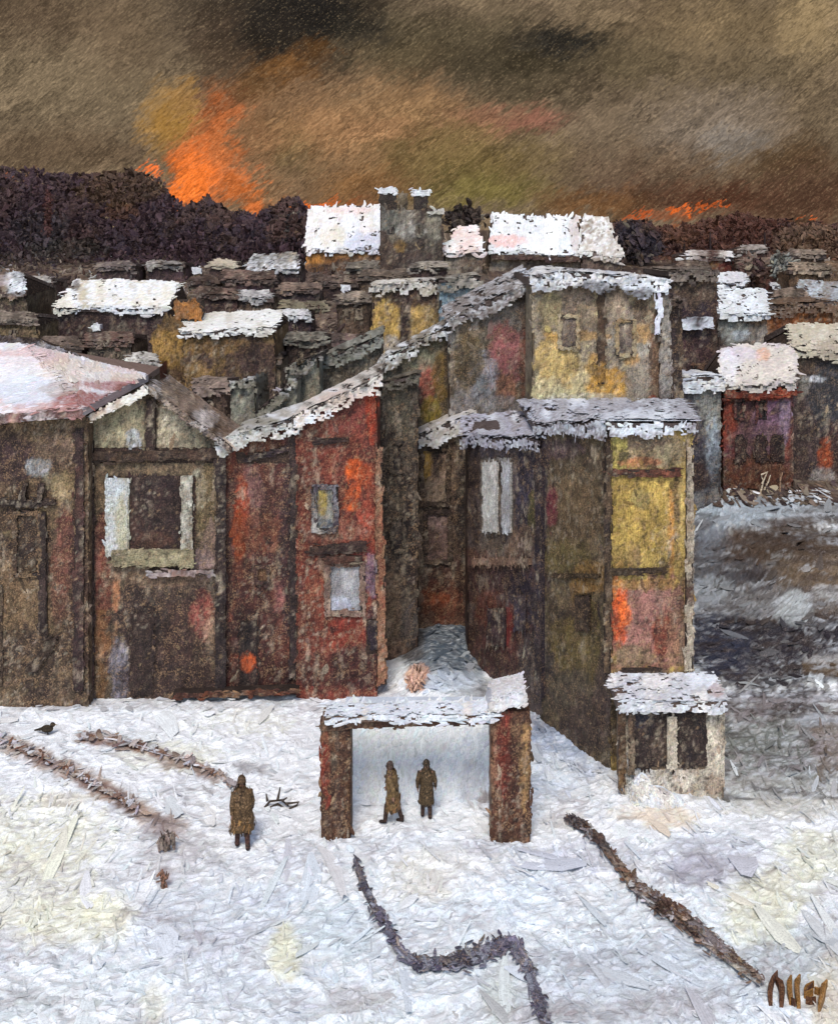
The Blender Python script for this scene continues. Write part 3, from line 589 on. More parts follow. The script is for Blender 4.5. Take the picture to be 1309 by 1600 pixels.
for r_, cc in (((594, 300, 618, 327), (68, 58, 52)), ((622, 303, 636, 327), (110, 96, 74)), ((646, 303, 668, 330), (58, 50, 46))):
    chimney(t, r_, d + 1, pal([cc, tuple(int(v * .8) for v in cc)]), FARW, pal([(236, 238, 240), (214, 216, 218)]) if r_[2] - r_[0] > 16 else None, thick=1.6)
panel('roof_snow', t, (668, 326, 692, 333), d - .1, pal([(206, 204, 196), (170, 164, 150)]), FARS, proud=.2, thick=6, ang=0)
window(t, (606, 350, 616, 366), d, pal([(44, 36, 36)]), pal([(96, 90, 80)]), FARW, 2)
window(t, (650, 352, 659, 370), d, pal([(44, 36, 36)]), pal([(96, 90, 80)]), FARW, 2)
eave_house('house', 'small house with rounded snowy roof tinged pink, between towers and wide white roof', 'house', 144, 8, ((694, 398), (754, 398)), ((712, 358), (746, 357)), 440,
    pal([(150, 140, 124), (96, 78, 66), (120, 108, 96), (76, 62, 54)], [(705, 418, 12, 14, (164, 154, 136), .8)]), pal([(236, 234, 232), (226, 200, 190), (240, 240, 240)], (), .04), group=GV, rang=40)
t, _ = eave_house('long_house', 'long house under the widest white roof on the skyline, pink stain at its left end', 'house', 147, 9, ((764, 396), (907, 401)), ((769, 338), (902, 341)), 440,
    pal([(124, 112, 98), (104, 90, 78), (90, 74, 64)], [(775, 415, 14, 20, (140, 130, 116), .8), (830, 425, 30, 20, (84, 68, 58), .7)]), pal([(230, 232, 232), (214, 216, 216), (236, 234, 230)], [(790, 378, 26, 9, (226, 180, 170), .8), (898, 365, 8, 30, (190, 160, 146), .5)], .04), rang=85, group=GV)
quadbar('eave_board', t, [(766, 404), (905, 408), (905, 402), (766, 397)], 146.6, pal([(88, 66, 58), (70, 52, 48)]), FARW, proud=.5, thick=.5)
eave_house('house', 'narrow snow dusted house joined to the right end of the long white roof', 'house', 146.5, 9, ((908, 402), (972, 408)), ((908, 342), (948, 345)), 440,
    pal([(104, 88, 78), (84, 68, 60)]), pal([(220, 218, 212), (170, 156, 140), (236, 234, 230), (140, 124, 108)], (), .06), rang=60, group=GV)
# second row, left
eave_house('house', 'low dark house with cream snow roof, second row under the wood on the left', 'house', 97, 9, ((84, 486), (262, 490)), ((118, 443), (284, 446)), 560,
    pal([(66, 50, 50), (80, 62, 56), (58, 44, 46)], [(145, 530, 6, 26, (120, 116, 104), .7), (190, 528, 12, 22, (104, 98, 86), .7), (120, 540, 20, 12, (84, 66, 54), .6)], .1),
    pal([(214, 208, 192), (226, 220, 206), (232, 234, 236), (196, 184, 160)], [(120, 448, 6, 8, (60, 46, 40), .8), (180, 486, 60, 6, (222, 228, 236), .6)], .05), wmat=FARW, group=GV, rang=20)
eave_house('house', 'house cut by the left edge with a small white snow patch on its roof', 'house', 98, 8, ((-70, 470), (42, 462)), ((-50, 440), (36, 430)), 545,
    pal([(84, 72, 58), (104, 92, 72), (70, 56, 52)]), pal([(96, 80, 72), (120, 106, 96)], [(28, 442, 18, 16, (232, 236, 240), .98), (5, 440, 14, 8, (176, 160, 156), .7)], .06), group=GV, rang=-30)
t, w_ = eave_house('house', 'ochre walled house with ragged white roof and an orange chimney, left of centre', 'house', 80, 8, ((284, 526), (432, 520)), ((278, 500), (436, 492)), 620,
    pal([(112, 90, 60), (84, 66, 54), (70, 54, 48), (132, 104, 62)], [(265, 540, 34, 24, (150, 116, 62), .9), (300, 590, 30, 24, (140, 110, 66), .7), (340, 540, 60, 12, (130, 100, 60), .7), (400, 560, 30, 24, (70, 52, 50), .8), (280, 560, 16, 10, (76, 58, 50), .7)], .1),
    pal([(226, 224, 216), (236, 234, 228), (206, 200, 186)], (), .05), group=GV, rang=-12)
m = M(); q = [P(238, 640, 80.6), P(292, 640, 80.6), P(292, 512, 80.6), (P(262, 498, 80.6)), P(238, 520, 80.6)]; prism(m, q, (0, 6, 0), (110, 86, 56))
cover(m, q, pal([(146, 114, 64), (128, 98, 60), (104, 82, 58)], [(265, 545, 26, 26, (158, 122, 66), .9), (262, 590, 20, 12, (84, 66, 54), .7)], .09), 13, 5, 2.4, 80); m.build('side_wing', FARW, t)
chimney(t, (274, 470, 314, 500), 82, pal([(180, 118, 56), (164, 108, 56), (120, 88, 56)]), FARW, None, thick=1.5)
eave_house('house', 'small house with thin grey cream roof left of the skyline orange wall', 'house', 128, 6, ((326, 420), (372, 422)), ((334, 410), (366, 411)), 450, pal([(72, 56, 50), (60, 46, 44)]), pal([(176, 160, 136), (196, 184, 164)]), group=GV)
eave_house('house', 'small house under patchy grey and white snow below the dark wood', 'house', 126, 6, ((386, 428), (470, 424)), ((396, 404), (462, 398)), 452, pal([(84, 72, 66), (66, 50, 48)]), pal([(110, 104, 98), (150, 146, 140), (226, 226, 228), (90, 80, 74)], (), .08), group=GV, rang=30)
eave_house('house', 'low dark house with olive grey roof slab in the middle distance', 'house', 112, 7, ((432, 488), (512, 490)), ((440, 474), (504, 476)), 540, pal([(58, 42, 42), (70, 52, 50), (50, 42, 48)]), pal([(120, 112, 92), (136, 126, 104)]), group=GV)
eave_house('hut', 'tiny dark hut with white snow blot in front of the dark houses', 'hut', 100, 4, ((452, 526), (486, 528)), ((458, 500), (478, 500)), 560, pal([(56, 44, 42), (44, 36, 36)]), pal([(60, 46, 44), (84, 72, 66), (220, 222, 226)]), group=GV)
eave_house('house', 'dark house with dusty brown roof just left of the yellow walled house', 'house', 104, 6, ((486, 520), (578, 520)), ((494, 498), (572, 496)), 600, pal([(56, 44, 46), (44, 40, 46), (70, 54, 50)]), pal([(92, 76, 66), (70, 54, 52), (110, 96, 84)]), group=GV)
# yellow pair
t, _ = block('house', 'tall house showing two cream yellow wall bays divided by a dark band', 'house', 92, 6, [(583, 452), (690, 446)], 575,
    pal([(84, 66, 52), (104, 88, 64), (66, 52, 46)], [(604, 512, 20, 40, (204, 166, 92), .96), (660, 506, 22, 34, (186, 152, 90), .95), (633, 505, 8, 50, (48, 36, 36), .98), (612, 540, 12, 14, (176, 180, 186), .6), (650, 465, 40, 12, (70, 52, 48), .95), (700, 510, 20, 40, (110, 90, 58), .7)], .08),
    snow=[(206, 200, 186), (170, 158, 138), (226, 222, 214), (96, 80, 68)], band=6, wmat=FARW, smat=FARS, L=12, W=5, group=GV, st=.3)
t, _ = block('house', 'narrow house with pale blue wall tucked beneath the long white roof', 'house', 90, 5, [(688, 442), (748, 436)], 540,
    pal([(140, 160, 168), (116, 134, 142), (96, 88, 80)], [(700, 505, 14, 30, (128, 150, 164), .7)], .08), snow=[(120, 112, 102), (150, 146, 136)], band=4, wmat=FARW, smat=FARS, L=12, W=4, group=GV)
# grey-green sheds behind the red houses
GG = [(132, 130, 114), (114, 112, 98), (150, 148, 132)]
block('outbuilding', 'grey green shed with pale stub wall behind the left red gable, snow at its foot', 'shed', 50, 4, [(362, 604), (398, 592), (400, 646), (462, 592)], 720, pal(GG + [(84, 74, 64)], [(384, 630, 20, 34, (150, 150, 134), .85), (430, 625, 34, 26, (112, 112, 100), .8), (370, 680, 40, 30, (150, 142, 126), .8)], .07),
    snow=[(206, 206, 200), (140, 136, 122), (120, 116, 100)], band=4, wmat=MIDW, smat=MIDS, st=.12)
block('outbuilding', 'tall narrow grey shed standing directly behind the red front', 'shed', 52, 4, [(448, 580), (498, 556)], 720, pal(GG, [(470, 610, 22, 40, (120, 118, 104), .8), (488, 640, 8, 30, (84, 62, 50), .7)], .07), snow=[(120, 116, 104), (90, 84, 76), (196, 194, 186)], band=5, wmat=MIDW, smat=MIDS, st=.12)
block('outbuilding', 'grey shed with a slanting dusty roof to the left of the narrow brown house', 'shed', 54, 6, [(498, 572), (592, 530)], 720, pal([(104, 100, 88), (90, 80, 68), (122, 118, 104)], [(560, 610, 34, 30, (84, 74, 62), .8)], .07), snow=[(128, 130, 118), (150, 150, 140), (112, 110, 98)], band=16, wmat=MIDW, smat=MIDS, st=.14)

# crowded small roofs of the middle distance
SL = ['low brown house near the left edge, just right of the patch of white roof', 'small dark brown house below the right end of the long cream snow roof', 'small house with dusty brown roof just above the ragged white roof of the ochre house', 'small dusky house directly below the orange walled white roof on the skyline', 'wide low brown house at the foot of the grey stone towers', 'small brown house just above the olive grey roof slab', 'small house with brown roof above the orange chimney', 'low dark roof behind the upper end of the red house roofs, left one', 'brown roofed hut behind the pale stub wall shed', 'low dark roof just left of the foot of the yellow bays', 'small reddish house between the frosted tree and the brown bushy tree', 'low tan roof beyond the frosted tree by the right edge', 'brown roof just above the rust coloured house front', 'dim small roof behind the right corner of the cream townhouse, upper one', 'dim small roof behind the right corner of the cream townhouse, lower one']
for qi, (x0, x1, ye, hh, base, d, cw, cr) in enumerate(((20, 90, 502, 12, 545, 104, (84, 70, 58), (104, 88, 74)), (200, 262, 516, 12, 560, 100, (70, 52, 48), (96, 80, 66)), (346, 430, 442, 14, 470, 120, (66, 48, 48), (92, 74, 66)),
        (476, 560, 448, 14, 480, 122, (58, 44, 42), (84, 68, 60)), (560, 640, 438, 12, 460, 126, (76, 62, 52), (104, 90, 78)), (436, 500, 458, 10, 480, 118, (64, 50, 50), (100, 84, 74)), (300, 372, 466, 12, 490, 114, (72, 54, 52), (88, 70, 62)),
        (410, 470, 556, 14, 600, 90, (60, 46, 44), (84, 66, 60)), (310, 392, 572, 14, 610, 86, (74, 58, 50), (92, 76, 64)), (500, 566, 540, 12, 580, 92, (56, 46, 48), (80, 66, 62)),
        (1150, 1216, 420, 12, 450, 118, (84, 54, 48), (120, 100, 88)), (1232, 1300, 428, 12, 460, 114, (100, 78, 58), (124, 108, 92)), (1206, 1262, 470, 12, 500, 96, (92, 68, 52), (110, 96, 84)), (1056, 1112, 424, 10, 460, 110, (72, 52, 50), (96, 80, 70)), (1060, 1110, 470, 10, 500, 94, (60, 46, 50), (90, 76, 70)))):
    eave_house('small_house', SL[qi], 'house', d, 6, ((x0, ye), (x1, ye + 1)), ((x0 + 7, ye - hh), (x1 - 7, ye - hh + 1)), base,
        pal([cw, tuple(int(v * .78) for v in cw), tuple(min(255, int(v * 1.25)) for v in cw)], (), .1), pal([cr, tuple(int(v * .7) for v in cr), tuple(min(255, int(v * 1.5)) for v in cr), tuple(int(v * .8) for v in cr)], (), .1), group='crowded small roofs', rang=10, L=10, W=4.5)

MID = [
 (-20, 60, 508, 14, 60, (108, 92, 68), (120, 108, 96), 1, 0, 'olive brown house under a dusty roof at the left edge, above the pink snow roof'),
 (66, 128, 548, 14, 50, (74, 52, 50), (112, 96, 86), 2, 0, 'dark plum house with two small panes above the left pink roof'),
 (134, 206, 542, 16, 60, (92, 82, 70), (96, 74, 66), 2, 1, 'grey brown house with a chimney behind the pink roof peak'),
 (196, 250, 574, 14, 50, (112, 66, 54), (206, 200, 190), 1, 0, 'reddish hut with pale snow roof behind the timber gable'),
 (24, 84, 446, 10, 26, (84, 66, 60), (160, 154, 148), 0, 0, 'small house with grey snow roof right of the left edge snow patch'),
 (150, 212, 424, 9, 22, (72, 56, 56), (116, 104, 100), 0, 0, 'faint low house at the foot of the dark wood, above the cream roof'),
 (228, 290, 420, 8, 20, (70, 54, 56), (150, 144, 138), 0, 0, 'faint low house with pale roof line at the foot of the dark wood'),
 (292, 340, 448, 10, 28, (104, 88, 70), (84, 66, 58), 1, 1, 'tan house with a chimney between cream roof and middle roofs'),
 (372, 428, 470, 12, 30, (88, 72, 60), (190, 186, 182), 1, 0, 'brown house with pale roof just above the ragged white roof'),
 (436, 486, 500, 11, 34, (64, 50, 52), (206, 204, 202), 1, 0, 'dark house with short white roof right of the ragged white roof'),
 (524, 580, 476, 12, 46, (82, 66, 54), (132, 118, 104), 2, 1, 'brown house with chimney left of the yellow bays'),
 (540, 592, 424, 9, 24, (78, 62, 52), (120, 112, 100), 0, 0, 'low house tucked under the ochre wall of the skyline house'),
 (640, 700, 424, 9, 20, (66, 50, 46), (150, 140, 128), 0, 0, 'low dark house at the foot of the stone towers'),
 (380, 440, 572, 16, 40, (110, 96, 78), (96, 84, 74), 1, 1, 'tan brown house with chimney above the pale stub wall'),
 (446, 512, 540, 15, 50, (72, 58, 52), (128, 124, 112), 2, 0, 'dark brown house with two panes above the grey sheds'),
 (300, 356, 616, 18, 60, (96, 78, 66), (150, 130, 118), 1, 0, 'brown house showing between timber gable and pale stub wall'),
 (1070, 1120, 448, 11, 30, (66, 44, 46), (196, 192, 190), 1, 0, 'maroon house with white roof line right of the cream townhouse'),
 (1168, 1222, 440, 11, 24, (96, 62, 50), (140, 130, 122), 1, 0, 'rust brown house between frosted tree and white lumpy roof'),
 (1206, 1256, 452, 10, 30, (116, 98, 76), (206, 208, 210), 1, 0, 'tan house with bluish white roof below the frosted tree'),
 (1262, 1330, 456, 10, 30, (104, 84, 66), (110, 92, 78), 0, 1, 'tan house with a chimney at the right edge below the wood'),
 (1150, 1200, 396, 8, 18, (84, 54, 46), (156, 146, 138), 0, 0, 'faint house with pale roof under the right hand wood'),
 (1224, 1290, 404, 8, 18, (92, 72, 58), (120, 106, 94), 0, 0, 'faint tan house under the wood near the right edge'),
 (1204, 1236, 540, 14, 60, (84, 60, 50), (150, 120, 96), 1, 0, 'narrow brown house squeezed right of the pinkish snow roof'),
]
for (x0, x1, ye, hh, wh, cw, cr, nw, nc, lb) in MID:
    base = ye + wh; d = 18.65 / ((base - 330) / 1800 + .075); q8 = lambda c, k: tuple(int(min(250, v * k)) for v in c)
    t, _ = eave_house('small_house', lb, 'house', d, 5, ((x0, ye), (x1, ye + random.uniform(-3, 3))), ((x0 + 5, ye - hh), (x1 - 5, ye - hh + random.uniform(-2, 2))), base,
        pal([cw, q8(cw, .75), q8(cw, 1.25), q8(cw, .9)], (), .12), pal([cr, q8(cr, .7), q8(cr, 1.15), q8(cr, .85)], (), .1), rang=15, L=10, W=4.5, rL=12, rW=5, group='small houses of the middle distance')
    for k in range(nw):
        xx = x0 + (x1 - x0) * (k + 1) / (nw + 1); window(t, (xx - 4, ye + 8, xx + 4, ye + 8 + min(14, wh * .35)), d, pal([(40, 32, 34)]), pal([(130, 116, 98)]), FARW, 1.6)
    if nc: chimney(t, (x0 + 12, ye - hh - 12, x0 + 20, ye - hh + 3), d + 2.2, pal([q8(cw, .7), q8(cw, 1.1)]), FARW, pal([(214, 214, 214)]), thick=.6)

# ------------------------------------------------------------------ RIGHT HAND HOUSES
t, _ = eave_house('red_house', 'red house with rust eave and wide pinkish snow roof above the bank on the right', 'house', 51.5, 4, ((1128, 610), (1246, 602)), ((1124, 548), (1236, 544)), 768,
    pal([(120, 56, 44), (104, 50, 46), (96, 62, 66), (84, 48, 44)], [(1140, 640, 12, 50, (138, 62, 44), .8), (1205, 660, 26, 40, (116, 88, 108), .75), (1225, 650, 8, 40, (150, 132, 150), .6), (1180, 690, 40, 30, (84, 62, 64), .7), (1180, 740, 60, 26, (84, 50, 32), .95), (1240, 700, 8, 60, (70, 40, 34), .8), (1185, 616, 60, 9, (132, 52, 30), .95)], .08),
    pal([(198, 186, 176), (212, 202, 188), (188, 178, 170), (208, 196, 196)], [(1190, 555, 10, 10, (206, 150, 120), .7), (1150, 555, 30, 12, (200, 190, 204), .5), (1140, 575, 14, 24, (226, 226, 226), .5)], .05), wmat=MIDW, smat=MIDS, st=.2, group=None, rang=10, L=14, W=5, ov=.3,
    excl=[(1147, 624, 1162, 656), (1181, 626, 1196, 654), (1149, 680, 1163, 722), (1180, 679, 1196, 722), (1204, 679, 1223, 720)])
quadbar('eave_board', t, [(1130, 624), (1243, 618), (1243, 607), (1130, 613)], 51.4, pal([(124, 50, 30), (96, 40, 28)]), MIDW, proud=.2, thick=.2)
cd = pal([(44, 32, 34), (56, 40, 40)]); cfr = pal([(96, 56, 52), (78, 44, 42)])
for r_ in ((1147, 624, 1162, 656), (1181, 626, 1196, 654)): window(t, r_, 51.5, cd, cfr, MIDW, 2)
for (x0, y0, x1, y1) in ((1149, 680, 1163, 722), (1180, 679, 1196, 722), (1204, 679, 1223, 720)):      # arched ground floor openings
    xm = (x0 + x1) / 2; rr = (x1 - x0) / 2; q = [P(x0, y1, 51.4), P(x1, y1, 51.4)] + [P(xm + rr * math.cos(a), y0 + rr - rr * math.sin(a), 51.4) for a in np.linspace(0, math.pi, 9)]
    m = M(); prism(m, q, (0, .2, 0), (40, 30, 30)); cover(m, q, pal([(40, 28, 28), (54, 36, 32), (30, 24, 26)]), 10, 4, 2.4, 90); m.build('arched_window', MIDW, t)
block('house', 'narrow grey house with thick snow ledge, left of the red house with arches', 'house', 50.5, 5, [(1060, 602), (1124, 600)], 768,
    pal([(104, 102, 100), (84, 82, 86), (64, 56, 60), (54, 50, 58)], [(1105, 650, 24, 34, (132, 132, 124), .8), (1112, 700, 10, 50, (150, 160, 168), .75), (1078, 700, 20, 60, (54, 48, 58), .9), (1080, 745, 30, 20, (64, 44, 40), .9)], .09), band=8, wmat=MIDW, smat=MIDS, st=.35, L=14, W=5)
t, _ = block('dark_house', 'tall purple black house with a narrow snow ledge across its wall', 'house', 56, 6, [(1046, 432), (1118, 430)], 700,
    pal([(48, 38, 44), (60, 44, 46), (42, 32, 42)], [(1085, 450, 34, 26, (84, 68, 54), .8), (1080, 560, 30, 26, (62, 42, 40), .8), (1120, 520, 10, 40, (76, 56, 44), .8)], .1), snow=[(84, 70, 60), (120, 108, 98), (66, 54, 50)], band=5, wmat=MIDW, smat=MIDS)
panel('ledge', t, (1056, 496, 1112, 514), 56, pal([(230, 232, 236), (190, 192, 198), (70, 60, 60)]), MIDS, proud=.4, thick=.4, ang=-8, h=.35)
window(t, (1080, 568, 1100, 575), 56, pal([(176, 164, 146)]), pal([(96, 70, 56)]), MIDW, 2)
eave_house('house', 'grey house with bright lumpy snow roof behind the pinkish roof', 'house', 72, 6, ((1120, 498), (1202, 498)), ((1124, 458), (1196, 462)), 560,
    pal([(116, 110, 100), (96, 88, 82), (76, 60, 54)], [(1145, 515, 18, 20, (136, 138, 130), .8), (1155, 524, 12, 8, (186, 196, 204), .7), (1185, 500, 20, 8, (130, 96, 60), .7), (1190, 530, 20, 12, (124, 116, 110), .7)], .08), pal([(216, 218, 218), (200, 200, 196), (228, 234, 238)], (), .05), wmat=MIDW, smat=MIDS, st=.3, rang=10)
eave_house('house', 'dark fronted house with cream snow eave, cut by the right edge', 'house', 53.5, 4, ((1232, 552), (1420, 580)), ((1228, 516), (1420, 520)), 775,
    pal([(62, 54, 54), (50, 46, 52), (76, 64, 58), (96, 78, 66)], [(1290, 620, 34, 50, (58, 58, 62), .9), (1250, 580, 20, 20, (90, 72, 58), .8), (1250, 690, 24, 60, (70, 54, 52), .8), (1300, 720, 16, 50, (70, 44, 40), .8), (1288, 715, 10, 26, (140, 64, 34), .9), (1270, 592, 16, 4, (216, 218, 220), .8), (1284, 745, 18, 14, (150, 142, 134), .8), (1255, 600, 10, 14, (140, 136, 128), .6)], .08),
    pal([(198, 190, 168), (180, 168, 146), (214, 208, 190)], [(1290, 535, 30, 14, (188, 178, 160), .6), (1300, 545, 24, 14, (150, 136, 118), .7)], .06), wmat=MIDW, smat=MIDS, rang=10, L=14)
t, _ = block('house', 'rust coloured house front below the far right snow patches', 'house', 84, 6, [(1198, 484), (1300, 476)], 560, pal([(124, 78, 44), (140, 84, 42), (104, 70, 50), (110, 86, 60)], [(1225, 500, 20, 12, (150, 82, 38), .8)], .09), snow=[(112, 88, 70), (96, 76, 62)], band=6, wmat=FARW, smat=FARS, L=12, W=5)
eave_house('house', 'small far house with thin white roof on rust wall, upper right', 'house', 104, 6, ((1118, 448), (1166, 448)), ((1122, 432), (1160, 433)), 470, pal([(110, 66, 48), (84, 58, 48)]), pal([(226, 228, 230), (206, 204, 204)]), group=GV)
eave_house('house', 'far dark red house with the topmost thin line of snow, upper right', 'house', 120, 6, ((1068, 406), (1146, 408)), ((1072, 397), (1140, 398)), 440, pal([(104, 72, 44), (96, 46, 40), (70, 50, 46)], [(1130, 415, 18, 14, (96, 40, 32), .9), (1090, 414, 26, 8, (124, 94, 52), .8)]), pal([(226, 224, 222), (200, 190, 180), (84, 60, 54)]), group=GV)
eave_house('house', 'distant brown house with broken pale blue snow patch near the right edge', 'house', 100, 6, ((1248, 474), (1420, 480)), ((1252, 446), (1420, 450)), 520, pal([(116, 84, 56), (96, 74, 60)]), pal([(160, 166, 170), (120, 106, 94), (186, 196, 202)], (), .07), group=GV)
crown_tree('snowy_tree', 'rounded grey frosted tree among the far roofs at upper right', 1220, 398, 445, 20, 20, 118, pal([(120, 120, 114), (140, 142, 136), (96, 86, 78)]), 220)
crown_tree('tree', 'brown bushy tree between the far roofs, right of the dark tall house', 1175, 400, 460, 22, 24, 116, pal([(84, 60, 48), (66, 44, 48), (104, 84, 62)]), 220)

# ------------------------------------------------------------------ UPPER BLOCKS OF THE CENTRE
t, _ = block('townhouse', 'large cream and ochre townhouse with snow capped top behind the middle roofs', 'house', 37.6, 6, [(832, 448), (880, 440), (1034, 452)], 900,
    pal([(150, 136, 116), (164, 150, 124), (136, 124, 112), (184, 168, 130)],
        [(880, 600, 44, 50, (206, 190, 142), .9), (870, 560, 30, 40, (192, 158, 88), .75), (860, 620, 20, 26, (206, 194, 150), .7), (905, 480, 26, 40, (130, 112, 98), .8), (860, 480, 16, 26, (164, 148, 106), .8), (950, 600, 30, 22, (190, 140, 56), .92), (930, 575, 16, 20, (184, 140, 64), .8), (985, 530, 34, 26, (158, 154, 146), .7), (975, 500, 30, 12, (150, 136, 122), .6), (1000, 520, 16, 14, (176, 130, 66), .7), (900, 525, 50, 7, (184, 140, 72), .6), (1000, 590, 20, 30, (140, 130, 120), .7), (1025, 560, 10, 70, (104, 74, 56), .9), (960, 470, 20, 20, (150, 128, 110), .6), (985, 560, 10, 10, (196, 140, 60), .6), (1018, 630, 8, 10, (150, 56, 44), .9), (1000, 480, 10, 24, (84, 62, 48), .8), (905, 630, 60, 14, (200, 196, 176), .6)], .09),
    band=10, st=.3, under=(96, 82, 68), sblobs=[(930, 455, 40, 14, (60, 52, 50), .8), (980, 460, 50, 8, (52, 44, 44), .8), (860, 455, 30, 8, (120, 114, 110), .5), (1030, 440, 12, 12, (236, 236, 238), .9)], over=.3, L=15, W=6)
quadbar('downpipe', t, [(934, 600), (944, 600), (946, 458), (934, 458)], 37.6, pal([(64, 48, 38), (84, 66, 48)], [(938, 590, 10, 20, (170, 126, 60), .8)]), DARK, ang=90)
for r_ in ((872, 492, 904, 546), (962, 500, 992, 556)): window(t, r_, 37.6, pal([(104, 92, 84), (84, 72, 68), (130, 120, 112)]), pal([(176, 164, 136), (150, 124, 84)]), WALL, 3)
quadbar('corner_post', t, [(1030, 640), (1050, 640), (1044, 452), (1032, 452)], 37.5, pal([(124, 118, 108), (84, 66, 60), (150, 144, 136)]), WALL, ang=90, thick=.3)
quadbar('snowy_edge', t, [(1024, 520), (1030, 520), (1034, 452), (1026, 452)], 37.4, pal([(226, 228, 234), (190, 186, 200)]), SNOW, ang=88, proud=.12)
block('side_annex', 'dark narrow annex along the right flank of the cream townhouse', 'house', 38.4, 5, [(1046, 470), (1064, 474)], 900, pal([(62, 50, 46), (48, 40, 42), (84, 68, 56)]), snow=[(66, 52, 46), (84, 68, 58)], band=3, st=.1, L=15)
t, _ = block('townhouse', 'grey townhouse with a rose red patch under a steep snow streaked lean-to roof', 'house', 40, 6, [(702, 508), (832, 444)], 900,
    pal([(112, 106, 100), (124, 120, 116), (96, 84, 70), (90, 82, 70)], [(788, 560, 24, 54, (140, 84, 84), .95), (770, 570, 14, 30, (126, 78, 76), .7), (822, 560, 10, 60, (92, 54, 42), .9), (826, 535, 8, 26, (120, 52, 40), .8), (755, 590, 20, 40, (142, 144, 150), .85), (730, 560, 22, 40, (88, 74, 50), .85), (790, 610, 16, 24, (130, 96, 68), .7), (765, 480, 30, 24, (112, 108, 104), .7), (820, 480, 12, 30, (70, 56, 48), .8), (760, 640, 60, 20, (130, 126, 126), .7)], .08),
    band=20, st=.16, snow=[(230, 232, 236), (150, 144, 140), (96, 84, 78), (206, 206, 208), (70, 58, 54)], under=(86, 72, 60), L=18, W=6, Ls=24, Ws=5)
t, _ = block('house', 'olive grey house with red streaks left of the rose patched townhouse', 'house', 41.5, 5, [(596, 572), (704, 512)], 900,
    pal([(100, 94, 76), (84, 74, 60), (116, 110, 90)], [(664, 600, 16, 34, (160, 82, 70), .85), (690, 590, 14, 34, (132, 104, 50), .75), (672, 640, 14, 18, (140, 122, 44), .85), (640, 625, 18, 26, (50, 48, 52), .9), (704, 560, 10, 50, (60, 48, 40), .9), (655, 560, 20, 16, (120, 118, 98), .8), (615, 590, 16, 30, (96, 92, 78), .7)], .08),
    band=10, st=.14, snow=[(220, 220, 218), (140, 132, 118), (110, 100, 86), (232, 234, 238)], under=(76, 64, 54), L=18, W=6, Ls=22, Ws=5, ja=20)
window(t, (628, 604, 650, 648), 41.5, pal([(48, 48, 56), (36, 34, 38)]), pal([(84, 80, 72)]), WALL, 3)

